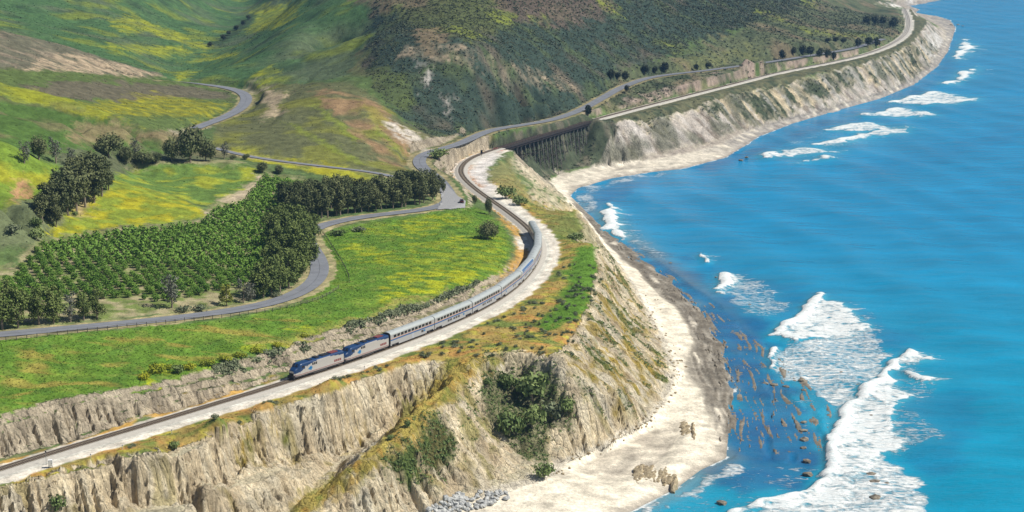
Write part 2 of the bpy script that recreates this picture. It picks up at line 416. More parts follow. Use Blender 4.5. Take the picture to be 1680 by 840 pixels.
# ------------------------------------------------------------------ shaping the land: cuttings, road benches, gullies
def lookdown(px, py):
    """where a photo reading meets the land, in plan"""
    x, y, w = ray(px, py)
    u = min(max(x / y, U[0]), U[-1] - 1e-6)
    fi = (u - U[0]) / (U[1] - U[0]); i0 = int(fi); fu = fi - i0
    col = H[:, i0] * (1 - fu) + H[:, min(i0 + 1, NC - 1)] * fu
    g = np.exp(V)
    d = CAM_H + w / y * g - np.maximum(col, 0.0)
    k = np.where(d <= 0)[0]
    if len(k) == 0: gg = g[-1]
    elif k[0] == 0: gg = g[0]
    else:
        j = k[0]; f = d[j - 1] / (d[j - 1] - d[j]); gg = g[j - 1] + f * (g[j] - g[j - 1])
    return u * gg, gg
def on_land(px, py):
    x, y = lookdown(px, py)
    return np.array((x, y, float(lookup(H, np.array([x]), np.array([y]))[0])))

on_bridge = sstep(S_T0 - 1, S_T0 + 4, TA) * (1 - sstep(S_T1 - 4, S_T1 + 1, TA))
near_track = (np.abs(TD) < 55)
def slopes(F):
    fu_ = np.gradient(F, axis=1) / (U[1] - U[0])
    fv_ = np.gradient(F, axis=0) / np.gradient(V)[:, None]
    return (fu_ / Y).astype(np.float32), ((fv_ - GU * fu_) / Y).astype(np.float32)

def fine_(x, y): return perlin(x / 1.4, y / 1.4)
# rolling of the open hills
flat = np.minimum(np.minimum(np.abs(RD1), np.abs(RD2)), np.minimum(np.abs(RD3), np.abs(TD)))
Hb = H.copy()
for _ in range(36):
    Hb[1:-1, 1:-1] = (Hb[:-2, 1:-1] + Hb[2:, 1:-1] + Hb[1:-1, :-2] + Hb[1:-1, 2:]) * 0.25
mb_ = sstep(8, 26, flat) * sstep(30, 36, H) * sstep(820, 900, Y)
H = H * (1 - mb_) + Hb * mb_
hill = sstep(560, 900, Y) * sstep(6, 45, flat) * sstep(2.5, 8, H)
H += hill * (fbm(X / 120, Y / 120, 3, 5.0) * 3.6)
rid = 1 - np.abs(fbm(X / 70 + 0.3 * fbm(X / 90, Y / 90, 2, 31), Y / 110, 2, 11.0)) * 1.6
H -= hill * sstep(0.55, 1.0, rid) * 1.0
mid = sstep(420, 500, Y) * sstep(5, 25, flat) * sstep(4, 8, H)
H += mid * fbm(X / 28, Y / 28, 3, 2.0) * 0.55

# lay the benches into the land
def bench(F, D, Zt, w, b, m=1.0):
    t = (1 - sstep(w, w + b, np.abs(D))) * m
    return F * (1 - t) + Zt * t
cellpad = Y * 0.0022
H = bench(H, RD1, RZ1 - 0.1, 4.6 + cellpad, 5.0)
H = bench(H, RD2, RZ2 - 0.1, 4.2 + cellpad, 5.0)
H = bench(H, RD3, RZ3 - 0.1, 2.6 + cellpad, 3.0)
H = bench(H, TD, TRACK_Z - 0.75, 3.6 + cellpad, 1.6, (1 - on_bridge) * (TA > 2))
gravel_side = (TD > 0) & (TD < 13.5)
H = np.where(gravel_side, H * (1 - 0.85 * (1 - on_bridge) * (1 - sstep(8.5, 12.5, TD))) + (TRACK_Z - 0.8) * 0.85 * (1 - on_bridge) * (1 - sstep(8.5, 12.5, TD)), H)
base_gx, base_gy = slopes(H)
SL = np.hypot(base_gx, base_gy)
# gullies and flutes: noise carried along the fall line
SLs = SL.copy()
for _ in range(2):
    SLs[1:-1, 1:-1] = (SLs[:-2, 1:-1] + SLs[2:, 1:-1] + SLs[1:-1, :-2] + SLs[1:-1, 2:] + SLs[1:-1, 1:-1]) / 5
seacliff = ((TD > 5) | (np.abs(TD) > 900)) & (H < 27.2)
seaside = sstep(0.42, 0.85, SLs) * (H > 2.6) * (H < 27.5) * (np.abs(TD) > 4.5)
bankside = sstep(0.4, 0.8, SLs) * (TD < -3.5) * (TD > -30) * (TA < S_T0 - 60)
CLIFF = np.clip(np.maximum(seaside, bankside) * (sstep(6, 9, np.minimum(np.abs(RD1), np.abs(RD2)))), 0, 1).astype(np.float32)
CLIFF *= (1 - on_bridge * (np.abs(TD) < 14))
sc = np.clip(Y / 480.0, 0.8, 3.0)
n1 = perlin(X / 2.6 / 1.0, Y / 2.6) ; n1 = np.where(Y > 750, perlin(X / 6.5, Y / 6.5), n1)
n2 = np.where(Y > 750, perlin(X / 15, Y / 15 + 40), perlin(X / 6.5, Y / 6.5 + 40))
gm = np.maximum(SL, 1e-3); ux = base_gx / gm; uy = base_gy / gm
act = np.where(SLs.ravel() > 0.18)[0]
px_ = X.ravel()[act].copy(); py_ = Y.ravel()[act].copy(); st_ = (0.0026 * py_).astype(np.float32)
a1 = np.zeros(len(act), np.float32); a2 = np.zeros(len(act), np.float32)
n0 = np.where(Y > 750, perlin(X / 4.0, Y / 4.0 + 70), perlin(X / 1.25, Y / 1.25 + 70))
UXY = np.stack([ux, uy, n1, n2, n0], 2); a0 = np.zeros(len(act), np.float32)
def lookupk(F, x, y):
    u = x / y; v = np.log(np.maximum(y, 1.0))
    fi = np.clip((u - U[0]) / (U[1] - U[0]), 0, NC - 1.001); i0 = fi.astype(np.int32); fu = (fi - i0)[:, None].astype(np.float32)
    fj = np.clip(np.interp(v, V, np.arange(NR)), 0, NR - 1.001); j0 = fj.astype(np.int32); fv = (fj - j0)[:, None].astype(np.float32)
    return (F[j0, i0] * (1 - fu) + F[j0, i0 + 1] * fu) * (1 - fv) + (F[j0 + 1, i0] * (1 - fu) + F[j0 + 1, i0 + 1] * fu) * fv
for k in range(9):
    q = lookupk(UXY, px_, py_)
    a1 += q[:, 2]; a2 += q[:, 3]; a0 += q[:, 4]
    px_ += q[:, 0] * st_; py_ += q[:, 1] * st_
ST1 = np.zeros(H.size, np.float32); ST2 = np.zeros(H.size, np.float32)
ST1[act] = a1 / a1.std() * 0.34; ST2[act] = a2 / a2.std() * 0.34
ST0 = np.zeros(H.size, np.float32); ST0[act] = a0 / a0.std() * 0.34; ST0 = ST0.reshape(H.shape)
ST1 = ST1.reshape(H.shape); ST2 = ST2.reshape(H.shape)
flute = sstep(0.10, 0.48, ST1); gully = sstep(0.0, 0.6, ST2)
amp = np.where(Y > 750, 1.6, 1.0)
strong = sstep(0.9, 1.7, SLs)
crack = sstep(0.20, 0.40, ST0)
SLOPE = sstep(0.22, 0.5, SLs) * (H > 3.2) * (H < 26.5) * (TD > 6) * (1 - on_bridge)
H = H - CLIFF * amp * (flute * (0.35 + 1.5 * strong) + gully * (0.8 + 1.0 * strong) + crack * (0.3 + 2.5 * strong)) - SLOPE * (1 - CLIFF) * amp * (gully * 1.1 + flute * 0.5)
H = H + SLOPE * sstep(0.1, 0.6, -ST2) * 0.7
H = H + CLIFF * (fbm(X / 3.6, Y / 3.6, 4, 8.0) * 0.9) * (H > 3.5)
nearc = (1 - sstep(760, 820, Y)) * (TD > 6) * (TD < 900)
H = H + SLOPE * nearc * (fbm(X / 13, Y / 13, 3, 28.0) * 2.0) * sstep(3.5, 7, H) * (1 - sstep(24, 26, H))
_t = (H + 0.10 * X + 0.5 * fbm(X / 9, Y / 9, 2, 48.0)) / 1.7; _f = _t - np.floor(_t)
H = H + CLIFF * (sstep(0.25, 0.75, _f) - _f) * 1.7 * 0.55 * (H > 4)
# crumbly slopes below the fluted scarp
H = H.astype(np.float32)
rough = sstep(0.15, 0.4, SLs) * (H > 3) * (H < 26) * (TD > 8)
H += rough * fbm(X / 4.5, Y / 4.5, 3, 3.3) * 0.7
# knee-high roughness of meadows and bluff top
H += (1 - CLIFF) * (H > 3.2) * sstep(2.0, 4.5, np.minimum(flat, 50)) * sstep(10.5, 13, np.where(TD > 0, TD, 99)) * fbm(X / 2.2, Y / 2.2, 2, 6.6) * 0.16
H = np.where((Y > 390), H, H)
H = H.astype(np.float32)
# tidal reef: upturned beds worn to low ledges
rf = np.interp(Y, [430, 480, 544, 600, 660, 715, 809, 900], [71, 74, 77, 77, 74, 66, 48, 32])
rc = X - rf + 1.2 * perlin(X / 18, Y / 18)
bed = perlin(rc / 1.15, Y / 16 + 3) + 0.6 * perlin(rc / 2.9 + 9, Y / 26)
brk = fbm(rc / 4.5, Y / 24, 2, 63.0)
w_ = np.interp(Y, [430, 470, 500, 560, 620, 700, 800, 900], [6, 16, 26, 27, 14, 10, 7, 5])
REEF = (1 - sstep(0.6, 1.0, np.abs(rc + np.interp(Y, [500, 600, 700], [-9, -4, 3])) / w_)) * sstep(448, 480, Y) * (1 - sstep(860, 920, Y)) * sstep(-0.35, 0.1, brk + 0.34)
REEF = np.where(X > 20, REEF, 0) * (H < 2.2)
H = H * (1 - REEF) + REEF * (np.clip(H, -0.06, 0.6) + 0.42 * np.clip(bed, -0.6, 1.0) + 0.12 * fine_(X, Y))
beach_in = [at_z(x_, y_, 1.0)[:2] for x_, y_ in ((900, 800), (1000, 730), (1070, 700), (1110, 620), (1090, 555), (1060, 500), (1100, 500), (1150, 570), (1165, 640), (1160, 700), (1120, 770), (1030, 815), (940, 850))]
bm_ = np.zeros(H.shape, bool)
for (a_, b_), (c_, d_) in zip(beach_in, beach_in[1:] + beach_in[:1]):
    bm_ ^= ((b_ > Y) != (d_ > Y)) & (X < (c_ - a_) * (Y - b_) / (d_ - b_) + a_)
H = np.where(bm_ & (REEF < 0.05), np.maximum(H, 0.55 + 0.25 * perlin(X / 9, Y / 9)), H).astype(np.float32)
SX, SY = slopes(H); SL2 = np.hypot(SX, SY)

# ------------------------------------------------------------------ land cover (the ground's own colours)
wu1 = fbm(X / 13 , Y / 13, 3, 51.0); wv1 = fbm(X / 13, Y / 13, 3, 77.0)
WX = (0.0075 * wu1).astype(np.float32); WV = (0.016 * wv1).astype(np.float32)
fine = perlin(X / 1.7, Y / 1.7); fine2 = perlin(X / 5.3, Y / 5.3 + 9)
def uvpoly(poly, dens=10):
    out = []
    for i in range(len(poly)):
        a = np.array(poly[i], float); b = np.array(poly[(i + 1) % len(poly)], float)
        n = max(1, int(np.linalg.norm(b - a) / dens))
        for k in range(n):
            p = a + (b - a) * k / n
            x, y = lookdown(p[0], p[1])
            out.append((x / y, math.log(y)))
    return np.array(out)
DU = U[1] - U[0]
DV = np.gradient(V)
def raster(P):
    """even-odd fill of a plan polygon on the grid"""
    M = np.zeros((NR, NC + 1), np.int32)
    for (a, b), (c, d) in zip(P, np.roll(P, -1, axis=0)):
        if b == d: continue
        if b > d: a, b, c, d = c, d, a, b
        j = np.arange(np.searchsorted(V, b), np.searchsorted(V, d))
        if len(j) == 0: continue
        x = a + (c - a) * (V[j] - b) / (d - b)
        M[j, np.clip(np.ceil((x - U[0]) / DU).astype(int), 0, NC)] += 1
    return (np.cumsum(M, axis=1)[:, :NC] & 1).astype(np.float32)
JJ, II = np.meshgrid(np.arange(NR), np.arange(NC), indexing='ij')
def region(poly, warp=1.0, soft=True):
    P = uvpoly(poly)
    R = raster(P)
    pad = 0.02 * warp + 0.012
    i0 = max(0, np.searchsorted(U, P[:, 0].min() - pad) - 1); i1 = min(NC, np.searchsorted(U, P[:, 0].max() + pad) + 1)
    j0 = max(0, np.searchsorted(V, P[:, 1].min() - pad * 2) - 1); j1 = min(NR, np.searchsorted(V, P[:, 1].max() + pad * 2) + 1)
    M = np.zeros(H.shape, np.float32)
    s = (slice(j0, j1), slice(i0, i1))
    fi = II[s]; fj = JJ[s]; a = WX[s] * (warp / DU); b = WV[s] * warp / DV[j0:j1, None]
    def samp(p, q): return R[np.clip((fj + q).astype(np.int32), 0, NR - 1), np.clip((fi + p).astype(np.int32), 0, NC - 1)]
    m = samp(a, b)
    if soft:
        f1 = fine[s] * (0.006 / DU); f2 = fine2[s] * 0.012 / DV[j0:j1, None]
        m = (m + samp(a * 1.3 + f1, b * 1.3 + f2) + samp(a * 0.7 - f1, b * 0.7 - f2)) / 3
    M[s] = m
    return M
C = np.zeros(H.shape + (3,), np.float32)
def paint(mask, col):
    if isinstance(mask, Blot): mask = np.ones(H.shape, np.float32) * mask
    r = np.where(mask.any(axis=1))[0]
    if len(r) == 0: return
    c = np.where(mask[r[0]:r[-1] + 1].any(axis=0))[0]
    s = (slice(r[0], r[-1] + 1), slice(c[0], c[-1] + 1))
    m = np.clip(mask[s], 0, 1)[..., None].astype(np.float32)
    C[s] = C[s] * (1 - m) + np.array(col, np.float32) * m
class Blot:
    """patchy noise, worked out only where it is used"""
    __array_ufunc__ = None
    def __init__(self, args, a=0.0, b=1.0): self.args, self.a, self.b = args, a, b
    def __radd__(self, k): return Blot(self.args, self.a + k, self.b)
    def __rmul__(self, k):
        if np.isscalar(k): return Blot(self.args, self.a * k, self.b * k)
        k = np.asarray(k, np.float32); out = np.zeros(k.shape, np.float32)
        w = np.nonzero(k)
        scale, lo, hi, off, sy, oct_ = self.args
        x, y = X[w], Y[w]
        out[w] = k[w] * (self.a + self.b * sstep(lo, hi, fbm(x / scale, y / scale * sy, oct_, off)))
        return out
    __mul__ = __rmul__
    __add__ = __radd__
def blot(scale, lo, hi, off, sy=1.0, oct=3): return Blot((scale, lo, hi, off, sy, oct))

YEL = (0.335, 0.315, 0.02); YGR = (0.235, 0.29, 0.03)
C[:] = (0.10, 0.15, 0.05)
paint(blot(60, 0.0, 0.5, 1.0), (0.155, 0.15, 0.075))
# upper-left hills
m = region([(-280, -100), (590, -100), (640, 20), (610, 60), (560, 130), (420, 142), (260, 130), (0, 54), (-280, 20)])
paint(m, (0.080, 0.158, 0.058))
paint(m * blot(75, -0.1, 0.5, 4.0) * 0.7, (0.125, 0.145, 0.085))
paint(m * blot(30, 0.15, 0.6, 14.0) * 0.8, (0.05, 0.09, 0.04))
paint(m * blot(40, 0.1, 0.55, 24.0) * 0.75, (0.20, 0.245, 0.035))
for p in ([(215, 22), (262, 43), (348, 76), (338, 84), (240, 54), (200, 34)], [(418, 12), (488, 10), (482, 32), (452, 47), (405, 54), (420, 33)], [(296, 103), (340, 92), (395, 86), (393, 92), (340, 100), (300, 106)],
          [(150, 72), (240, 74), (312, 81), (302, 89), (200, 86)], [(280, 127), (300, 117), (325, 117), (305, 128)], [(180, 32), (220, 30), (230, 52), (200, 58)], [(400, 132), (440, 110), (470, 118), (430, 138)]):
    paint(region(p, 0.8) * (0.35 + 0.65 * blot(14, -0.3, 0.3, 3.0)), (0.30, 0.33, 0.03))
paint(region([(345, 70), (385, 45), (410, 25), (418, 30), (395, 52), (352, 82)], 0.6) * 0.9, (0.05, 0.075, 0.035))
# brown ridge
m = region([(-280, 15), (0, 50), (100, 73), (180, 98), (268, 124), (250, 131), (120, 119), (0, 113), (-280, 98)], 0.5)
paint(m, (0.15, 0.145, 0.095))
paint(m * blot(22, 0.0, 0.5, 6.0, 2.5), (0.26, 0.215, 0.15))
paint(region([(20, 112), (90, 96), (130, 92), (200, 106), (272, 127), (230, 128), (120, 118)], 0.9) * blot(10, -0.5, 0.2, 2.0, 2.5), (0.46, 0.36, 0.24))
# the sloping field
m = region([(-280, 97), (0, 113), (130, 118), (250, 129), (330, 140), (388, 150), (400, 165), (372, 190), (330, 206), (272, 217), (230, 206), (100, 166), (0, 141), (-280, 115)], 0.4)
paint(m, (0.11, 0.155, 0.045))
paint(region([(30, 142), (130, 132), (270, 137), (365, 150), (385, 165), (300, 160), (200, 165), (100, 160)]) * 0.9, (0.145, 0.125, 0.085))
paint(region([(130, 172), (200, 164), (250, 154), (290, 160), (330, 166), (380, 171), (345, 186), (290, 193), (220, 190), (150, 183)]) * (0.3 + 0.6 * blot(8, -0.25, 0.35, 9.0, 2.0)), YEL)
paint(region([(272, 217), (330, 206), (365, 192), (372, 197), (330, 212), (290, 222)], 0.7) * 0.8, (0.42, 0.36, 0.26))
paint(region([(-280, 112), (0, 138), (60, 149), (130, 168), (200, 196), (240, 207), (180, 203), (110, 184), (40, 166), (0, 160), (-280, 150)], 0.7) * (0.5 + 0.5 * blot(18, -0.4, 0.3, 2.0)), (0.27, 0.29, 0.025))
m = region([(-280, 150), (0, 160), (100, 183), (240, 208), (285, 230), (280, 260), (100, 255), (0, 240), (-280, 240)], 0.6)
paint(m, (0.075, 0.135, 0.03))
paint(m * blot(25, 0.0, 0.45, 4.4), (0.14, 0.14, 0.06))
paint(region([(100, 222), (170, 203), (260, 215), (300, 225), (270, 235), (180, 225), (140, 235)]) * 0.8, (0.24, 0.19, 0.10))
paint(region([(-280, 235), (0, 230), (35, 247), (98, 272), (75, 300), (82, 332), (0, 348), (-280, 365)], 0.6), (0.15, 0.23, 0.03))
paint(region([(-280, 255), (0, 262), (60, 275), (98, 276), (75, 300), (82, 332), (0, 348), (-280, 365)], 0.8) * blot(16, -0.25, 0.45, 8.0), (0.28, 0.29, 0.025))
paint(region([(-200, 345), (0, 338), (75, 325), (85, 345), (70, 395), (0, 408), (-200, 420)], 0.7), (0.13, 0.155, 0.075))
paint(region([(20, 318), (50, 308), (55, 322), (25, 335)], 0.7), (0.40, 0.24, 0.12))
paint(region([(90, 245), (200, 248), (300, 255), (370, 262), (300, 268), (200, 285), (100, 275)], 0.6), (0.11, 0.125, 0.065))
m = region([(188, 286), (230, 271), (300, 266), (385, 264), (422, 276), (420, 300), (392, 322), (340, 338), (250, 312), (188, 300)], 0.5)
paint(m, (0.115, 0.19, 0.04)); paint(m * blot(14, -0.05, 0.5, 3.0), (0.27, 0.30, 0.03))
paint(region([(200, 272), (290, 265), (380, 262), (400, 268), (300, 270), (220, 277)], 0.5) * 0.6, (0.38, 0.32, 0.19))
m = region([(183, 298), (240, 310), (300, 326), (345, 353), (300, 362), (180, 374), (110, 388), (66, 388), (110, 350)], 0.6)
paint(m, (0.19, 0.24, 0.03)); paint(m * blot(9, -0.2, 0.4, 13.0), YEL)
paint(region([(112, 345), (130, 330), (155, 328), (150, 345), (120, 358)]) * 0.85, (0.40, 0.31, 0.16))
# orchard ground
ORCH = [(-260, 455), (25, 440), (60, 396), (130, 384), (330, 361), (345, 338), (400, 322), (425, 284), (505, 296), (530, 330), (455, 372), (440, 470), (400, 497), (300, 513), (150, 527), (0, 538), (-260, 560)]
m = region(ORCH, 0.3)
paint(m, (0.33, 0.29, 0.165)); paint(m * blot(7, -0.35, 0.25, 21.0), (0.15, 0.195, 0.055))
paint(region([(425, 283), (432, 293), (402, 322), (378, 334), (352, 330), (396, 312), (418, 296)], 0.3) * 0.95, (0.48, 0.39, 0.27))
paint(region([(330, 345), (350, 355), (362, 372), (345, 366)], 0.5), (0.45, 0.38, 0.27))
# shoulder below the middle hill
m = region([(350, 205), (400, 178), (415, 150), (440, 138), (545, 136), (600, 150), (650, 190), (700, 235), (690, 275), (640, 288), (520, 272), (440, 262), (352, 243)], 0.5)
paint(m, (0.135, 0.145, 0.065))
paint(m * blot(26, -0.05, 0.4, 33.0), (0.19, 0.20, 0.045))
paint(region([(505, 150), (560, 146), (620, 170), (690, 235), (660, 280), (600, 250), (560, 200)], 1.0) * blot(20, -0.5, 0.3, 12.0), (0.30, 0.20, 0.105))
paint(region([(425, 160), (440, 150), (468, 152), (455, 190), (430, 196), (440, 175)], 0.8), (0.42, 0.34, 0.22))
paint(region([(400, 145), (440, 142), (430, 150), (402, 152)], 0.8), (0.42, 0.36, 0.24))
for p in ([(450, 195), (500, 215), (560, 245), (600, 270), (585, 270), (540, 245), (480, 215)], [(500, 165), (550, 195), (590, 235), (580, 235), (535, 198)], [(600, 200), (640, 225), (670, 260), (650, 250), (610, 215)]):
    paint(region(p, 0.6) * 0.7, (0.22, 0.27, 0.035))
paint(region([(590, 170), (625, 185), (640, 215), (605, 205)], 0.8) * 0.6, (0.31, 0.29, 0.05))
paint(region([(370, 240), (440, 256), (520, 268), (600, 284), (640, 300), (600, 305), (500, 280), (400, 262)], 0.4) * (0.45 + 0.55 * blot(14, -0.3, 0.2, 5.0)), (0.35, 0.35, 0.03))
paint(region([(505, 272), (540, 268), (545, 282), (515, 286)], 0.6), YEL)
# scrub hill
m = region([(612, 40), (575, -100), (1400, -100), (1300, 20), (1200, 50), (1100, 95), (1010, 125), (990, 160), (900, 200), (760, 222), (700, 222), (655, 190), (620, 150), (598, 100)], 1.0)
SCRUB = m.copy()
paint(m, (0.050, 0.076, 0.056))
paint(m * blot(35, 0.1, 0.6, 41.0) * 0.8, (0.14, 0.118, 0.085))
paint(m * blot(22, 0.1, 0.5, 61.0), (0.085, 0.115, 0.055))
paint(region([(560, -40), (800, -40), (850, 40), (780, 66), (690, 50), (640, 30)], 1.0) * 0.75, (0.125, 0.145, 0.05))
paint(region([(790, -50), (950, -50), (1010, 5), (990, 32), (900, 42), (850, 35), (810, 10)], 1.0) * 0.75, (0.155, 0.112, 0.085))
paint(region([(560, -20), (700, -20), (690, 12), (600, 20)], 1.0) * 0.7, (0.20, 0.15, 0.10))
for p in ([(788, 12), (830, 22), (858, 43), (838, 44), (798, 30)], [(735, 38), (790, 58), (788, 67), (728, 52)], [(870, 30), (910, 42), (905, 46), (868, 38)], [(980, 0), (1020, 15), (1015, 24), (975, 8)]):
    paint(region(p, 0.9) * (0.25 + 0.6 * blot(9, -0.2, 0.4, 15.0)), (0.24, 0.28, 0.04))
paint(region([(655, 82), (690, 80), (762, 86), (832, 105), (902, 127), (952, 142), (945, 149), (888, 136), (820, 115), (752, 95), (655, 91)], 0.7) * (0.35 + 0.6 * blot(9, -0.2, 0.3, 5.0)), (0.36, 0.29, 0.20))
paint(region([(668, 50), (720, 45), (740, 70), (690, 82)], 1.0) * 0.7, (0.27, 0.20, 0.12))
paint(region([(600, 110), (660, 120), (680, 170), (650, 180), (615, 150)], 1.0) * 0.6, (0.12, 0.155, 0.045))
paint(region([(686, 112), (698, 108), (703, 135), (694, 146)], 0.8) * 0.9, (0.42, 0.39, 0.35))
paint(region([(728, 160), (738, 158), (742, 190), (734, 192)], 0.8) * 0.8, (0.36, 0.33, 0.29))
# bench and slopes to the far right
_b = 1
m = region([(1000, 128), (1010, 122), (1110, 95), (1200, 60), (1300, 10), (1440, -30), (1480, 15), (1488, 40), (1470, 65), (1420, 85), (1280, 112), (1100, 155), (1000, 175)], 0.6)
BENCH = m.copy()
paint(m, (0.115, 0.135, 0.07)); paint(m * blot(50, 0.0, 0.5, 44.0), (0.185, 0.155, 0.095)); paint(m * blot(30, 0.1, 0.5, 47.0), (0.065, 0.085, 0.045))
for p in ([(1278, 33), (1330, 48), (1452, 58), (1448, 63), (1320, 56)], [(1240, 5), (1290, 30), (1275, 38), (1230, 18)], [(1310, 0), (1345, 5), (1330, 15)], [(1080, 60), (1130, 80), (1120, 86), (1070, 70)]):
    paint(region(p, 0.9) * (0.25 + 0.55 * blot(12, -0.2, 0.4, 15.0)), (0.24, 0.27, 0.045))
paint(region([(1100, 120), (1200, 100), (1260, 85), (1230, 80), (1120, 98)], 0.8) * 0.6, (0.20, 0.21, 0.08))
# banks and cuttings
ROCK = np.array((0.71, 0.595, 0.40), np.float32)
cut = sstep(0.45, 0.8, SL2) * (TD < -3.5) * (TD > -26) * (TA < S_T0)
# meadow
m = region([(-280, 585), (0, 556), (200, 541), (400, 518), (470, 503), (515, 486), (545, 460), (550, 440), (535, 410), (528, 380), (600, 366), (680, 355), (740, 345), (765, 330), (790, 345), (820, 365), (838, 400), (830, 440), (770, 478), (700, 494), (560, 541), (420, 584), (330, 610), (270, 631), (130, 673), (0, 712), (-280, 800)], 0.4)
MEADOW = m
paint(m, (0.112, 0.208, 0.026)); paint(m * blot(16, 0.0, 0.5, 71.0), (0.155, 0.245, 0.032)); paint(m * blot(9, 0.15, 0.5, 73.0) * 0.7, (0.080, 0.165, 0.025)); paint(m * blot(5, 0.15, 0.5, 79.0) * 0.4, (0.20, 0.23, 0.05))
paint(m * blot(20, 0.12, 0.5, 75.0, 2.5) * region([(-280, 640), (150, 560), (480, 510), (560, 530), (400, 580), (100, 660), (-280, 740)], 1.2) * 0.8, (0.30, 0.25, 0.055))
ye = np.zeros(H.shape, np.float32)
for p, k in (([(630, 460), (690, 440), (800, 440), (800, 462), (720, 478), (660, 505), (630, 500)], 1), ([(560, 395), (640, 410), (650, 430), (570, 428)], 0.8), ([(600, 378), (680, 358), (760, 350), (740, 372), (650, 392)], 0.75),
             ([(730, 390), (780, 392), (775, 400), (725, 398)], 1), ([(570, 420), (700, 420), (720, 440), (640, 445)], 0.5), ([(660, 400), (820, 390), (825, 440), (700, 440)], 0.55), ([(380, 575), (480, 545), (560, 520), (470, 560), (400, 590)], 0.7), ([(225, 612), (262, 598), (290, 615), (250, 632)], 1), ([(295, 605), (420, 570), (440, 580), (330, 612)], 0.5)):
    ye = np.maximum(ye, region(p, 1.3) * k)
paint(ye * blot(7, -0.35, 0.35, 81.0, 1.6) * 0.85, (0.38, 0.40, 0.018))
paint(region([(400, 560), (520, 545), (640, 500), (740, 475), (742, 480), (640, 510), (520, 555), (410, 570)], 0.8) * 0.65, (0.36, 0.30, 0.09))
# road verges
for D, w0, w1 in ((RD1, 3.2, 6.0), (RD2, 3.2, 5.0), (RD3, 2.0, 3.5)):
    paint((np.abs(D) < w1 + fine2 * 1.2) * (Y < 1300) * (0.55 + 0.45 * blot(4, -0.4, 0.3, 2.2)), (0.36, 0.31, 0.165))
# parking spur by the grove
PARK = [(716, 345), (724, 332), (722, 315), (730, 300), (742, 312), (752, 322), (766, 332), (764, 343), (740, 345)]
# bluff top
m = region([(-280, 900), (-280, 830), (0, 770), (480, 622), (720, 540), (830, 485), (885, 430), (890, 400), (870, 370), (830, 335), (800, 300), (840, 285), (870, 330), (945, 342), (985, 400), (992, 450), (975, 540), (925, 592), (880, 585), (760, 606), (640, 620), (500, 668), (380, 712), (240, 755), (117, 778), (0, 802)], 0.25)
m = m * (TD > 2)
BLUFF = m
paint(m, (0.33, 0.245, 0.075)); paint(m * blot(11, -0.05, 0.4, 91.0, 1.4), (0.41, 0.235, 0.07)); paint(m * blot(12, -0.05, 0.35, 93.0, 1.4), (0.15, 0.19, 0.045)); paint(m * blot(5, 0.15, 0.45, 95.0), (0.38, 0.33, 0.06))
paint(region([(942, 407), (985, 402), (990, 450), (975, 480), (962, 510), (930, 535), (885, 545), (880, 525), (915, 500), (928, 450)], 0.7), (0.10, 0.20, 0.025))
paint(region([(905, 360), (940, 350), (965, 372), (975, 395), (930, 400), (900, 385)], 0.8) * 0.8, (0.14, 0.19, 0.045))
paint(region([(795, 285), (835, 258), (850, 300), (868, 335), (830, 318)], 0.6) * 0.8, (0.22, 0.21, 0.085))
# rock of the sea cliffs
LOWER = region([(-280, 1000), (-280, 880), (0, 798), (117, 775), (247, 752), (380, 702), (560, 648), (740, 590), (800, 582), (900, 585), (930, 565), (965, 500), (985, 405), (1010, 415), (1070, 500), (1120, 600), (1090, 680), (930, 770), (700, 860), (500, 1000)], 0.15, False) * (H > 2.6)
isrock = np.maximum(LOWER * sstep(0.25, 0.5, SL2), CLIFF * (TD > 4) * sstep(0.4, 0.7, SL2))
isrock = np.clip(np.maximum(isrock, cut), 0, 1)
farc = sstep(850, 1000, Y)
C[:] = C * (1 - isrock[..., None]) + (ROCK * (1 + 0.16 * fbm(X / 9, Y / 9, 3, 4.4)[..., None])) * isrock[..., None]
paint(LOWER * (1 - isrock) * 0.8, (0.60, 0.525, 0.375))
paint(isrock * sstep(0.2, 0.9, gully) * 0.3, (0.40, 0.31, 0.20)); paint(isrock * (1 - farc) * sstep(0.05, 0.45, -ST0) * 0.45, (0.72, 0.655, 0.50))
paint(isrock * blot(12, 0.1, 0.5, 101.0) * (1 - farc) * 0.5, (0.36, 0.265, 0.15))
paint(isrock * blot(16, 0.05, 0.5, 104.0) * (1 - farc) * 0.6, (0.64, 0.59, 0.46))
# planted and overgrown parts of the near cliffs
m = region([(628, 770), (700, 685), (722, 690), (750, 735), (735, 765), (705, 772), (690, 790), (640, 792)], 0.7)
paint(m, (0.16, 0.15, 0.055)); paint(m * blot(6, 0.0, 0.4, 5.0), (0.11, 0.15, 0.04))
paint(region([(720, 640), (770, 640), (800, 690), (815, 740), (790, 760), (750, 720)], 1.0) * blot(5, -0.25, 0.2, 6.0) * 0.8, (0.30, 0.27, 0.085))
paint(region([(785, 610), (830, 600), (910, 605), (945, 650), (945, 690), (900, 715), (890, 770), (830, 730), (800, 690)], 0.8) * 0.85, (0.16, 0.17, 0.075))
for p in ([(925, 580), (980, 590), (985, 640), (962, 632), (935, 602)], [(960, 540), (1000, 575), (1030, 640), (1045, 665), (1020, 650), (1000, 610), (975, 570)], [(990, 470), (1030, 540), (1065, 610), (1080, 625), (1050, 610), (1010, 540)], [(980, 440), (1000, 470), (1025, 520), (1005, 500)], [(375, 700), (385, 735), (440, 770), (425, 735)], [(440, 720), (480, 735), (500, 755), (460, 745)], [(540, 720), (585, 705), (600, 715), (555, 735)]):
    paint(region(p, 0.8) * blot(4, -0.5, 0.15, 7.0), (0.43, 0.31, 0.06))
    paint(region(p, 0.8) * blot(6, 0.1, 0.5, 17.0), (0.19, 0.20, 0.05))
paint(region([(850, 318), (900, 345), (945, 345), (985, 400), (970, 400), (900, 375)], 0.5) * 0.5, (0.17, 0.19, 0.06))
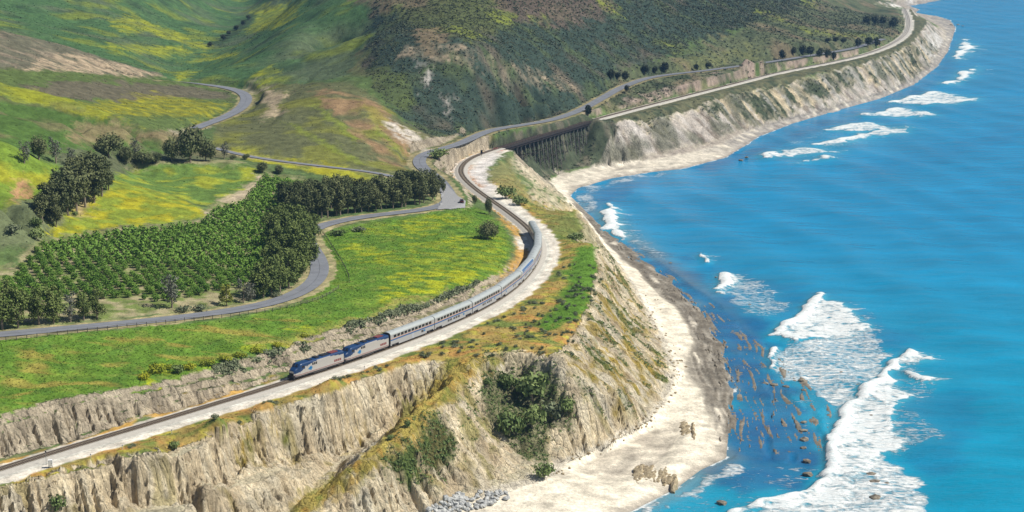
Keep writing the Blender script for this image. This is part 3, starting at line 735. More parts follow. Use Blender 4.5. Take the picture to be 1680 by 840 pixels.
gold = region([(735, 590), (830, 576), (820, 596), (775, 606), (760, 640), (720, 672), (680, 712), (625, 765), (560, 805), (500, 850), (450, 850), (512, 805), (572, 768), (630, 716), (680, 660), (715, 612)], 0.35)
paint(gold * 0.95, (0.43, 0.345, 0.075)); paint(gold * blot(5, 0.0, 0.4, 5.5), (0.48, 0.31, 0.075)); paint(gold * blot(6, 0.1, 0.5, 25.5), (0.24, 0.245, 0.055))
RCL = region([(925, 578), (960, 530), (990, 445), (985, 405), (1005, 420), (1050, 500), (1090, 580), (1100, 625), (1060, 680), (1000, 700), (965, 660), (940, 610)], 0.3)
paint(RCL * sstep(0.02, 0.28, -ST2 + 0.35 * fbm(X / 14, Y / 14, 2, 141.0)) * sstep(2.5, 6, H) * (0.6 + 0.4 * blot(9, -0.3, 0.35, 171.0)), (0.42, 0.30, 0.065)); paint(RCL * blot(10, 0.0, 0.35, 183.0) * sstep(3.5, 7, H) * 0.85, (0.36, 0.27, 0.065))
paint(RCL * sstep(0.15, 0.4, -ST2 + 0.5 * fbm(X / 9, Y / 9, 2, 147.0)) * blot(12, -0.4, 0.25, 173.0), (0.16, 0.185, 0.05)); GRN = RCL * sstep(0.1, 0.35, -ST2 + 0.5 * fbm(X / 9, Y / 9, 2, 147.0)); paint(RCL * blot(16, 0.15, 0.5, 177.0) * 0.7, (0.70, 0.62, 0.46)); paint(RCL * blot(11, 0.15, 0.5, 179.0) * 0.7, (0.38, 0.29, 0.18))
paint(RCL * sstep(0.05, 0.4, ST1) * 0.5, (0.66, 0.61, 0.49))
paint(LOWER * (1 - RCL) * blot(8, 0.2, 0.5, 151.0) * sstep(0.1, 0.35, -ST2) * 0.6, (0.33, 0.27, 0.085))
tg0 = (TA > S_T0 - 4) * (TA < S_T1 + 8) * (np.abs(TD) < 30)
# far cliffs: scrub between bare chutes
fc = CLIFF * farc * (TD > 3)
veg = region([(955, 206), (1010, 200), (990, 230), (960, 275), (930, 284), (935, 250)], 0.6)
veg = np.maximum(veg, region([(1120, 175), (1280, 132), (1430, 102), (1500, 70), (1540, 50), (1545, 80), (1500, 125), (1440, 140), (1390, 140), (1360, 165), (1240, 205), (1180, 190)], 0.8))
veg = np.maximum(veg, region([(1030, 200), (1090, 180), (1090, 195), (1060, 205)], 0.8))
paint(fc * (1 - veg) * 1.0, (0.56, 0.50, 0.43))
paint(fc * veg * (1 - sstep(0.0, 0.35, ST2 + 0.35 * ST1)), (0.085, 0.105, 0.058))
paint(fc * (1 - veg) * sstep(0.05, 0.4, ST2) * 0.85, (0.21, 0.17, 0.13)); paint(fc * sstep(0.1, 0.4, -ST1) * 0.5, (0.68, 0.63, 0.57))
paint(fc * blot(28, -0.1, 0.3, 111.0) * 0.75, (0.115, 0.125, 0.075))
paint(region([(1195, 238), (1230, 212), (1290, 192), (1290, 198), (1235, 225)], 0.5) * 0.5, (0.36, 0.33, 0.29))
for p in ([(1518, 58), (1535, 52), (1552, 72), (1540, 80), (1525, 72)], [(1508, 74), (1518, 74), (1538, 92), (1530, 96)], [(1450, 10), (1470, 3), (1530, -8), (1520, 6), (1480, 12)]):
    paint(region(p, 0.4), (0.66, 0.63, 0.58))
paint(farc * (H < 9) * (H > 2.4) * (TD > 12) * (1 - isrock) * (1 - tg0), (0.33, 0.29, 0.24))
# beaches
sand = (1 - sstep(3.0, 3.9, H + 0.5 * fine)) 
paint(sand, (0.74, 0.675, 0.54))
paint(sand * blot(9, 0.1, 0.5, 121.0) * 0.4, (0.54, 0.48, 0.38))
paint(sand * (1 - sstep(0.25, 1.1, H + 0.25 * fine2)), (0.46, 0.41, 0.33))
paint((1 - sstep(-0.15, 0.35, H)), (0.24, 0.23, 0.19))
paint(sand * farc * (0.35 + 0.6 * sstep(1030, 1130, Y)) * blot(10, -0.9, 0.0, 12.0), (0.26, 0.24, 0.215))
paint(sand * region([(930, 322), (1010, 400), (1100, 450), (1160, 510), (1205, 580), (1215, 650), (1180, 640), (1150, 560), (1090, 480), (1020, 425), (960, 360)], 0.8) * blot(8, -0.6, 0.1, 33.0) * 0.7, (0.22, 0.20, 0.17))
paint(sstep(0.05, 0.5, REEF) * 0.85, (0.27, 0.245, 0.20)); paint(REEF * sstep(-0.5, 0.2, bed) * 0.9, (0.15, 0.13, 0.10)); paint(REEF * sstep(0.15, 0.6, bed) * 0.7, (0.22, 0.195, 0.155))
# railway bench: gravel and ballast
gw = np.interp(TA, [0, 300, 420, 480, 560, 620, 760, 900], [7.6, 8.0, 9.0, 10.8, 9.0, 9.0, 6.0, 6.0])
gedge = gw + 1.3 * fbm(X / 6, Y / 6, 2, 15.0)
onb = 1 - on_bridge
paint(onb * (TD > 2.0) * (1 - sstep(gedge - 0.6, gedge + 0.5, TD)), (0.66, 0.605, 0.50))
paint(onb * (TD > 2.0) * (TD < gedge) * blot(5, 0.1, 0.5, 16.0, 1.0) * 0.5, (0.55, 0.49, 0.40))
lane = np.abs(np.abs(TD - 6.3) - 0.85)
paint(onb * (TA < 800) * (1 - sstep(0.2, 0.7, lane)) * 0.35, (0.70, 0.67, 0.60))
paint(onb * (TD < -2.0) * (1 - sstep(3.8, 4.6, -TD + 0.6 * fine2)), (0.57, 0.53, 0.45))
og = onb * (TD < -3.6) * (1 - sstep(5.8, 7.4, -TD + 1.2 * fine2)) * (TA < S_T0)
paint(og * blot(9, -0.35, 0.2, 19.0), (0.47, 0.29, 0.08))
paint(region([(858, 395), (866, 420), (850, 450), (825, 470), (800, 485), (820, 455), (845, 425), (846, 390), (820, 360), (830, 358)], 0.4) * (TD < -4.5), (0.48, 0.28, 0.075))
paint(region([(846, 388), (862, 388), (866, 402), (852, 412)], 0.3) * (TD < -2.5), (0.58, 0.56, 0.50))
paint(onb * (1 - sstep(2.3, 3.0, np.abs(TD))), (0.33, 0.315, 0.28))
paint(onb * sstep(2.4, 2.8, TD) * (1 - sstep(4.2, 5.0, TD)) * 0.6, (0.50, 0.51, 0.46))
# white yard by the curve before the trestle, red scars beside it
paint(region([(770, 300), (768, 280), (785, 262), (812, 250), (820, 256), (800, 275), (796, 295), (812, 310), (800, 318)], 0.3) * (TD > 2.5), (0.64, 0.60, 0.55))
paint(region([(764, 272), (770, 272), (772, 290), (792, 308), (784, 310), (766, 294)], 0.3) * (TD > 3.2), (0.42, 0.25, 0.15))
paint(region([(806, 238), (822, 238), (826, 246), (812, 248)], 0.3) * (np.abs(TD) > 2.2) * (1 - on_bridge), (0.55, 0.19, 0.13))
m = region([(725, 270), (728, 254), (760, 242), (800, 236), (806, 244), (778, 252), (760, 264), (752, 280), (738, 284)], 0.3) * (np.abs(RD1) > 4) * (TD < -2.5)
paint(m, (0.62, 0.55, 0.47)); paint(m * blot(6, 0.0, 0.4, 29.0), (0.44, 0.33, 0.23))
paint(region([(628, 203), (652, 198), (705, 240), (692, 252), (662, 232)], 0.6) * blot(5, -0.5, 0.1, 24.0), (0.60, 0.54, 0.45))
# cutting bank
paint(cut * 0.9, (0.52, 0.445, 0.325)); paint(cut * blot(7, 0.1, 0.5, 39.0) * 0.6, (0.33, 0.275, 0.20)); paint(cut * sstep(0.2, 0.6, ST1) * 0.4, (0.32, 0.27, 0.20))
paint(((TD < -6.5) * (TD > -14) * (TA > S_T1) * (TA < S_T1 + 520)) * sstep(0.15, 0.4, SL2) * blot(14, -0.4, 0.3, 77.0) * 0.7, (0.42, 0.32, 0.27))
farb = (TA > S_T1 + 4) * (TD > 5.0) * (TD < 22) * (CLIFF < 0.5) * (H > 20)
paint(farb * 1.0, (0.12, 0.12, 0.065)); paint(farb * blot(9, 0.0, 0.4, 161.0), (0.065, 0.08, 0.045))
tg = (TA > S_T0 - 4) * (TA < S_T1 + 8) * (np.abs(TD) < 46) * (H > 4.2) * (H < 31) * (np.abs(RD1) > 6) * (1 - (CLIFF * (TD > 14)))
paint(tg * 0.95 * (Y > 900), (0.065, 0.078, 0.048)); paint(tg * (Y > 900) * blot(8, 0.1, 0.5, 57.0) * 0.6, (0.19, 0.165, 0.12))
C *= (1 + 0.10 * fine + 0.08 * fine2)[..., None]
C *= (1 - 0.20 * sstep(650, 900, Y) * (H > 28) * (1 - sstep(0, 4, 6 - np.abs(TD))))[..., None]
C = np.clip(C, 0.004, 0.85)
# ------------------------------------------------------------------ materials and mesh helpers
def mat_new(name):
    m = bpy.data.materials.new(name); m.use_nodes = True
    nt = m.node_tree; b = nt.nodes["Principled BSDF"]
    return m, nt, b
def N(nt, kind, **kw):
    n = nt.nodes.new(kind)
    for k, v in kw.items():
        if k in n.inputs.keys() if hasattr(n.inputs, 'keys') else False: n.inputs[k].default_value = v
        else: setattr(n, k, v)
    return n
def simple(name, col, rough=0.7, metal=0.0, var=0.0, scale=3.0, spec=0.3):
    m, nt, b = mat_new(name)
    b.inputs["Roughness"].default_value = rough; b.inputs["Metallic"].default_value = metal
    b.inputs["Specular IOR Level"].default_value = spec
    b.inputs["Base Color"].default_value = (*col, 1)
    if var:
        tc = nt.nodes.new("ShaderNodeTexCoord"); no = nt.nodes.new("ShaderNodeTexNoise"); no.inputs["Scale"].default_value = scale; no.inputs["Detail"].default_value = 4
        hs = nt.nodes.new("ShaderNodeMix"); hs.data_type = 'RGBA'
        hs.inputs["A"].default_value = (*[c * (1 - var) for c in col], 1); hs.inputs["B"].default_value = (*[min(1, c * (1 + var)) for c in col], 1)
        nt.links.new(tc.outputs["Object"], no.inputs["Vector"]); nt.links.new(no.outputs["Fac"], hs.inputs["Factor"]); nt.links.new(hs.outputs["Result"], b.inputs["Base Color"])
    return m

def ground_material():
    m, nt, b = mat_new("land_cover")
    at = nt.nodes.new("ShaderNodeAttribute"); at.attribute_name = "cover"
    geo = nt.nodes.new("ShaderNodeNewGeometry")
    n1 = nt.nodes.new("ShaderNodeTexNoise"); n1.inputs["Scale"].default_value = 1.1; n1.inputs["Detail"].default_value = 6; n1.inputs["Roughness"].default_value = 0.7
    n2 = nt.nodes.new("ShaderNodeTexNoise"); n2.inputs["Scale"].default_value = 0.22; n2.inputs["Detail"].default_value = 5
    for n in (n1, n2): nt.links.new(geo.outputs["Position"], n.inputs["Vector"])
    r1 = nt.nodes.new("ShaderNodeMapRange"); r1.inputs[1].default_value = 0.25; r1.inputs[2].default_value = 0.75; r1.inputs[3].default_value = 0.62; r1.inputs[4].default_value = 1.38
    r2 = nt.nodes.new("ShaderNodeMapRange"); r2.inputs[1].default_value = 0.3; r2.inputs[2].default_value = 0.7; r2.inputs[3].default_value = 0.70; r2.inputs[4].default_value = 1.30
    nt.links.new(n1.outputs["Fac"], r1.inputs[0]); nt.links.new(n2.outputs["Fac"], r2.inputs[0])
    mu = nt.nodes.new("ShaderNodeMath"); mu.operation = 'MULTIPLY'; nt.links.new(r1.outputs[0], mu.inputs[0]); nt.links.new(r2.outputs[0], mu.inputs[1])
    vm = nt.nodes.new("ShaderNodeVectorMath"); vm.operation = 'SCALE'
    nt.links.new(at.outputs["Color"], vm.inputs[0]); nt.links.new(mu.outputs[0], vm.inputs["Scale"])
    nt.links.new(vm.outputs[0], b.inputs["Base Color"])
    b.inputs["Roughness"].default_value = 0.95; b.inputs["Specular IOR Level"].default_value = 0.08
    bp = nt.nodes.new("ShaderNodeBump"); bp.inputs["Strength"].default_value = 0.55; bp.inputs["Distance"].default_value = 0.5
    # ribbed, cracked relief where the ground is bare rock
    rk = nt.nodes.new("ShaderNodeAttribute"); rk.attribute_name = "rock"
    mp = nt.nodes.new("ShaderNodeMapping"); mp.inputs["Scale"].default_value = (1.0, 1.0, 0.22); nt.links.new(geo.outputs["Position"], mp.inputs["Vector"])
    n3 = nt.nodes.new("ShaderNodeTexNoise"); n3.inputs["Scale"].default_value = 1.2; n3.inputs["Detail"].default_value = 7; n3.inputs["Roughness"].default_value = 0.72; n3.inputs["Distortion"].default_value = 0.5
    nt.links.new(mp.outputs[0], n3.inputs["Vector"])
    vo = nt.nodes.new("ShaderNodeTexVoronoi"); vo.feature = 'DISTANCE_TO_EDGE'; vo.inputs["Scale"].default_value = 0.55; nt.links.new(mp.outputs[0], vo.inputs["Vector"])
    cr = nt.nodes.new("ShaderNodeMapRange"); cr.inputs[1].default_value = 0.0; cr.inputs[2].default_value = 0.16; nt.links.new(vo.outputs["Distance"], cr.inputs[0])
    a1 = nt.nodes.new("ShaderNodeMath"); a1.operation = 'MULTIPLY_ADD'; nt.links.new(cr.outputs[0], a1.inputs[0]); a1.inputs[1].default_value = 0.35; nt.links.new(n3.outputs["Fac"], a1.inputs[2])
    a2 = nt.nodes.new("ShaderNodeMath"); a2.operation = 'MULTIPLY'; nt.links.new(a1.outputs[0], a2.inputs[0]); nt.links.new(rk.outputs["Fac"], a2.inputs[1])
    b2 = nt.nodes.new("ShaderNodeBump"); b2.inputs["Strength"].default_value = 1.0; b2.inputs["Distance"].default_value = 1.3
    nt.links.new(a2.outputs[0], b2.inputs["Height"]); nt.links.new(b2.outputs[0], bp.inputs["Normal"])
    nt.links.new(n1.outputs["Fac"], bp.inputs["Height"]); nt.links.new(bp.outputs[0], b.inputs["Normal"])
    return m

def mesh_np(name, co, faces, mat=None, smooth_=False):
    """co (n,3), faces (m,k)"""
    me = bpy.data.meshes.new(name)
    co = np.asarray(co, np.float32); faces = np.asarray(faces, np.int32)
    k = faces.shape[1]
    me.vertices.add(len(co)); me.vertices.foreach_set("co", co.ravel())
    me.loops.add(faces.size); me.loops.foreach_set("vertex_index", faces.ravel())
    me.polygons.add(len(faces)); me.polygons.foreach_set("loop_start", np.arange(0, faces.size, k, dtype=np.int32))
    try: me.polygons.foreach_set("loop_total", np.full(len(faces), k, np.int32))
    except Exception: pass
    me.polygons.foreach_set("use_smooth", np.full(len(faces), smooth_, bool))
    me.update(calc_edges=True)
    if mat: me.materials.append(mat)
    return me
def link(name, me, parent=None, **props):
    o = bpy.data.objects.new(name, me); COL.objects.link(o)
    if parent is not None: o.parent = parent
    for k, v in props.items(): o[k] = v
    return o
def color_attr(me, name, rgb):
    a = me.color_attributes.new(name, 'FLOAT_COLOR', 'POINT')
    a.data.foreach_set("color", np.concatenate([rgb, np.ones((len(rgb), 1), np.float32)], 1).astype(np.float32).ravel())
def float_attr(me, name, v):
    a = me.attributes.new(name, 'FLOAT', 'POINT'); a.data.foreach_set("value", np.asarray(v, np.float32).ravel())

MAT_LAND = ground_material()
# split the sheet of land into its named pieces
idx = np.arange(NR * NC).reshape(NR, NC)
quads = np.stack([idx[:-1, :-1], idx[:-1, 1:], idx[1:, 1:], idx[1:, :-1]], -1).reshape(-1, 4)
def fmean(F): return (0.25 * (F[:-1, :-1] + F[:-1, 1:] + F[1:, 1:] + F[1:, :-1])).reshape(-1)
fh = np.maximum.reduce([H[:-1, :-1], H[:-1, 1:], H[1:, 1:], H[1:, :-1]]).reshape(-1)
keep = fh > -1.2
f_beach = fmean(sand) > 0.5
f_cliff = (fmean(np.maximum(isrock, LOWER)) > 0.5) & ~f_beach
f_mead = (fmean(MEADOW) > 0.5) & ~f_cliff & ~f_beach
f_orch = (fmean(region(ORCH, 0.3, False)) > 0.5) & ~f_mead
f_gravel = (fmean(((TD > -4.5) & (TD < gedge)).astype(np.float32) * (1 - on_bridge)) > 0.5) & ~f_beach
label = np.zeros(len(quads), int)
label[f_orch] = 1; label[f_mead] = 2; label[f_cliff] = 3; label[f_beach] = 4; label[f_gravel] = 5
label[(fmean(BLUFF) > 0.5) & (label == 0)] = 6
co_all = np.stack([X, Y, H], -1).reshape(-1, 3); c_all = C.reshape(-1, 3)
nrm = np.stack([-SX, -SY, np.ones_like(SX)], -1).reshape(-1, 3); nrm /= np.linalg.norm(nrm, axis=1)[:, None]
for k, (nm, lab, cat) in enumerate((("hills", "rolling green and brown coastal hills with scrub", "hills"), ("orchard_ground", "tan soil under the rows of orchard trees", "ground"), ("meadow", "bright green meadow with yellow flowers between road and railway", "meadow"),
                               ("sea_cliff", "cream eroded cliffs and cuttings with deep gullies", "cliff"), ("beach", "pale sandy beach below the cliffs", "beach"), ("gravel_bench", "white gravel strip the railway runs on", "gravel"), ("bluff_top", "orange and green grassy top of the sea bluff", "ground"))):
    q = quads[(label == k) & keep]
    used = np.unique(q); remap = np.zeros(NR * NC, np.int32); remap[used] = np.arange(len(used))
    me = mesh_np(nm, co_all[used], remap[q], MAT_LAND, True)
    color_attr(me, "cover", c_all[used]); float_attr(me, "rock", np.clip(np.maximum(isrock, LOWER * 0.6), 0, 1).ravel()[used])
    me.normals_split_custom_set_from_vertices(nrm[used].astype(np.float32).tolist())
    link(nm, me, None, kind="structure", label=lab, category=cat)
# ------------------------------------------------------------------ the sea
sU = np.concatenate([np.arange(-0.10, 0.455, 0.00145), np.linspace(0.46, 1.0, 14)])
sV = np.concatenate([np.interp(np.linspace(0, 1, 820), np.linspace(0, 1, 5), [math.log(330), 6.22, 6.70, 7.32, math.log(3400)]), np.log(np.linspace(3500, 9000, 18))])
sGU, sGV = np.meshgrid(sU, sV)
sY = np.exp(sGV); sX = sGU * sY
def s_raster(poly):
    P = []
    for i in range(len(poly)):
        a = np.array(poly[i], float); b = np.array(poly[(i + 1) % len(poly)], float)
        for k in range(4):
            q = at_z(*(a + (b - a) * k / 4), 0.0); P.append((q[0] / q[1], math.log(q[1])))
    P = np.array(P)
    M = np.zeros((len(sV), len(sU) + 1), np.int32)
    for (a, b), (c, d) in zip(P, np.roll(P, -1, axis=0)):
        if b == d: continue
        if b > d: a, b, c, d = c, d, a, b
        j = np.arange(np.searchsorted(sV, b), np.searchsorted(sV, d))
        if len(j) == 0: continue
        x = a + (c - a) * (sV[j] - b) / (d - b)
        M[j, np.clip(np.searchsorted(sU, x), 0, len(sU))] += 1
    return (np.cumsum(M, axis=1)[:, :-1] & 1).astype(np.float32)
def blur(F, n):
    for _ in range(n):
        F = np.pad(F, 1, mode='edge')
        F = (F[1:-1, 1:-1] * 2 + F[:-2, 1:-1] + F[2:, 1:-1] + F[1:-1, :-2] + F[1:-1, 2:]) / 6
    return F
swx = (fbm(sX / 11, sY / 11, 3, 3.0) * 9).astype(int); swy = (fbm(sX / 11, sY / 11, 3, 43.0) * 9).astype(int)
sI, sJ = np.meshgrid(np.arange(len(sU)), np.arange(len(sV)))
def s_warp(F, k=1.0): return F[np.clip(sJ + (swy * k).astype(int), 0, len(sV) - 1), np.clip(sI + (swx * k).astype(int), 0, len(sU) - 1)]
foam = np.zeros(sGU.shape, np.float32)
CORE = [[(1338, 484), (1372, 496), (1405, 520), (1430, 538), (1405, 552), (1330, 556), (1300, 560), (1266, 552), (1290, 530), (1306, 520)],
        [(1266, 562), (1275, 570), (1272, 600), (1277, 618), (1268, 608), (1260, 598)],
        [(1491, 574), (1512, 588), (1480, 600), (1456, 612), (1470, 640), (1500, 648), (1470, 662), (1462, 690), (1484, 715), (1475, 735), (1440, 742), (1420, 770), (1400, 790), (1360, 792), (1352, 745), (1362, 715), (1375, 690), (1378, 672), (1410, 645), (1450, 606)],
        [(1352, 780), (1400, 800), (1390, 822), (1300, 832), (1200, 846), (1190, 840), (1260, 824), (1320, 806)],
        [(1177, 445), (1200, 450), (1215, 462), (1190, 470), (1184, 490), (1176, 484), (1182, 466)],
        [(1142, 411), (1158, 421), (1172, 433), (1160, 431), (1146, 420)],
        [(1003, 336), (1012, 348), (1012, 362), (1024, 384), (1020, 399), (1002, 388), (990, 374), (988, 352), (996, 342)],
        [(1238, 256), (1310, 243), (1345, 245), (1390, 250), (1330, 253), (1265, 260)], [(1317, 266), (1353, 255.5), (1377, 259), (1345, 264)], [(1286, 271), (1313, 267), (1310, 270.5)],
        [(1323, 240), (1370, 230), (1420, 219), (1467, 211), (1493, 207), (1490, 218), (1430, 223.5), (1380, 238.5)],
        [(1343, 213.5), (1387, 207), (1420, 200), (1447, 205), (1472, 212), (1413, 216)], [(1393, 191.5), (1437, 187), (1467, 175.5), (1483, 178), (1533, 187), (1530, 193), (1487, 193)],
        [(1453, 170.5), (1487, 160), (1543, 149.5), (1563, 157), (1608, 163), (1587, 168), (1527, 172)], [(1540, 138.5), (1567, 130), (1580, 127), (1568, 121), (1597, 113), (1614, 107.5), (1600, 118), (1585, 132), (1560, 141)],
        [(1563, 95), (1583, 62), (1590, 71), (1602, 79), (1587, 86), (1572, 103)],
        [(1540, 592), (1500, 584), (1470, 586), (1500, 594)], [(1550, 627), (1500, 612), (1470, 606), (1500, 624)]]
LACE = [([(1000, 300), (1060, 290), (1130, 280), (1125, 287), (1060, 299), (1005, 312)], 0.34), ([(1290, 236), (1350, 216), (1420, 197), (1425, 202), (1355, 224), (1300, 243)], 0.5), ([(1400, 184), (1470, 166), (1520, 150), (1524, 154), (1475, 172), (1408, 190)], 0.5), ([(1500, 146), (1545, 118), (1560, 100), (1566, 104), (1552, 124), (1508, 150)], 0.5), ([(1110, 800), (1150, 776), (1195, 764), (1240, 770), (1200, 784), (1140, 808), (1060, 846), (1040, 842)], 0.62),
        ([(1285, 560), (1430, 540), (1465, 590), (1450, 610), (1400, 650), (1375, 690), (1330, 640), (1278, 620), (1270, 590)], 0.60), ([(1405, 512), (1428, 514), (1445, 545), (1420, 548)], 0.5),
        ([(1480, 590), (1550, 632), (1500, 665), (1460, 650)], 0.42), ([(1470, 660), (1560, 716), (1480, 745), (1440, 750)], 0.45), ([(1355, 770), (1440, 740), (1530, 805), (1525, 850), (1200, 850), (1270, 824), (1330, 800)], 0.66),
        ([(1178, 446), (1250, 452), (1305, 505), (1260, 525), (1210, 510), (1180, 488)], 0.50), ([(1010, 345), (1050, 378), (1110, 430), (1060, 425), (1020, 398)], 0.46), ([(1130, 430), (1180, 480), (1200, 520), (1160, 500), (1120, 450)], 0.30),
        ([(1120, 790), (1190, 760), (1280, 760), (1350, 770), (1300, 830), (1120, 850), (1040, 842)], 0.36), ([(1230, 262), (1300, 240), (1420, 195), (1480, 160), (1560, 130), (1590, 90), (1560, 90), (1500, 148), (1380, 188), (1240, 240)], 0.26),
        ([(1280, 250), (1380, 226), (1480, 206), (1500, 216), (1400, 245), (1300, 268)], 0.36), ([(940, 322), (960, 305), (1040, 288), (1120, 277), (1120, 282), (1040, 296), (975, 315), (985, 345), (960, 350)], 0.62), ([(1440, 640), (1352, 740), (1300, 720), (1260, 640), (1280, 610)], 0.34)]
for p, k in LACE: foam = np.maximum(foam, blur(s_warp(s_raster(p)), 7) * k)
core = np.zeros_like(foam)
for i_, p in enumerate(CORE): core = np.maximum(core, s_warp(s_raster(p), 0.6) * (0.88 if 7 <= i_ <= 15 else 1.0))
core_t = blur(core, 1)
tex = fbm(sX / 6, sY / 4, 3, 55.0)
foam = np.maximum(foam, core_t * np.clip(0.76 + 0.34 * tex, 0.3, 1.0))
front = np.clip(core_t - np.roll(core_t, 5, axis=1) * 1.0, 0, 1) * (core_t > 0.3)      # the shoreward lip of each breaker
foam = np.maximum(foam, blur(front, 1) * 1.05)
streak = sstep(-0.35, 0.5, fbm(sX / 26, sY / 2.2, 3, 91.0))
for k_ in range(1, 26):
    foam = np.maximum(foam, np.roll(core_t, k_, axis=1) * (1 - k_ / 26) * 0.66 * streak)
foam = np.maximum(foam, blur(core, 6) * 0.5)
landH = lookup(H, sX, sY); landH = np.where((sGU < U[-1]) & (sGV < V[-1]), landH, -9.0)
edge = sstep(-0.5, -0.02, landH) * sstep(-0.12, 0.25, fbm(sX / 9, sY / 9, 2, 7.0) + 0.15)
edge = edge * (1 - sstep(0.02, 0.2, np.where((sGU < U[-1]) & (sGV < V[-1]), lookup(REEF, sX, sY), 0)))
foam = np.maximum(foam, edge * 0.70 * (sX > -20))
reef = np.zeros_like(foam)
for p, k in (([(940, 330), (990, 380), (1100, 425), (1180, 470), (1260, 540), (1270, 620), (1330, 680), (1350, 760), (1300, 810), (1180, 800), (1150, 770), (1200, 690), (1150, 520), (1040, 415), (960, 355)], 1.0),
             ([(1100, 410), (1180, 430), (1340, 480), (1500, 560), (1480, 580), (1280, 520), (1150, 455)], 0.45), ([(950, 310), (1090, 280), (1080, 296), (1000, 330), (1010, 350), (960, 345)], 0.75), ([(1130, 275), (1235, 245), (1330, 205), (1460, 168), (1540, 118), (1560, 70), (1575, 70), (1560, 120), (1480, 175), (1340, 218), (1260, 250), (1150, 285)], 0.9),
             ([(1440, 640), (1600, 640), (1620, 700), (1540, 800), (1480, 740)], 0.35), ([(1400, 270), (1680, 200), (1680, 230), (1420, 300)], 0.2)):
    reef = np.maximum(reef, blur(s_warp(s_raster(p), 1.6), 10) * k)
shal = sstep(-3.0, -0.1, landH) * (sY < 900)
deep = np.array((0.001, 0.24, 0.47)); teal = np.array((0.001, 0.29, 0.42)); dark = np.array((0.012, 0.095, 0.26)); sandy = np.array((0.20, 0.25, 0.24))
k_t = (sstep(900, 420, sY) * 0.65)[..., None]
big = fbm(sX / 60, sY / 60, 3, 9.0)[..., None]
sC = deep * (1 - k_t) + teal * k_t
sC = sC * (1 + 0.12 * big)
k_ = (reef * (0.75 + 0.25 * np.clip(fbm(sX / 14, sY / 14, 3, 19.0), -1, 1)))[..., None]
sC = sC * (1 - k_) + dark * k_
k_ = (np.clip(blur(core, 16) * 1.1 + blur(foam, 6) * 0.35, 0, 0.6))[..., None]; sC = sC * (1 - k_) + np.array((0.07, 0.36, 0.46)) * k_
k_ = (shal * 0.55 * (1 - 0.9 * blur(np.where((sGU < U[-1]) & (sGV < V[-1]), np.clip(lookup(REEF, sX, sY) * 3, 0, 1), 0), 5)))[..., None]; sC = sC * (1 - k_) + sandy * k_
swell = 0.40 * np.sin((sX * 0.93 + sY * 0.20 + 14 * fbm(sX / 120, sY / 160, 2, 2.0)) / 5.6) * np.clip((sX - 10) / 60, 0, 1)
sZ = np.where(landH > -0.6, 0, swell) + 1.1 * blur(front, 3) + 0.7 * blur(core, 3) * (0.75 + 0.25 * fbm(sX / 4, sY / 4, 2, 12.0)) + 0.05
sidx = np.arange(sGU.size).reshape(sGU.shape)
sq = np.stack([sidx[:-1, :-1], sidx[:-1, 1:], sidx[1:, 1:], sidx[1:, :-1]], -1).reshape(-1, 4)
sl = np.minimum.reduce([landH[:-1, :-1], landH[:-1, 1:], landH[1:, 1:], landH[1:, :-1]]).reshape(-1)
sq = sq[sl < 0.8]
used = np.unique(sq); remap = np.zeros(sGU.size, np.int32); remap[used] = np.arange(len(used))

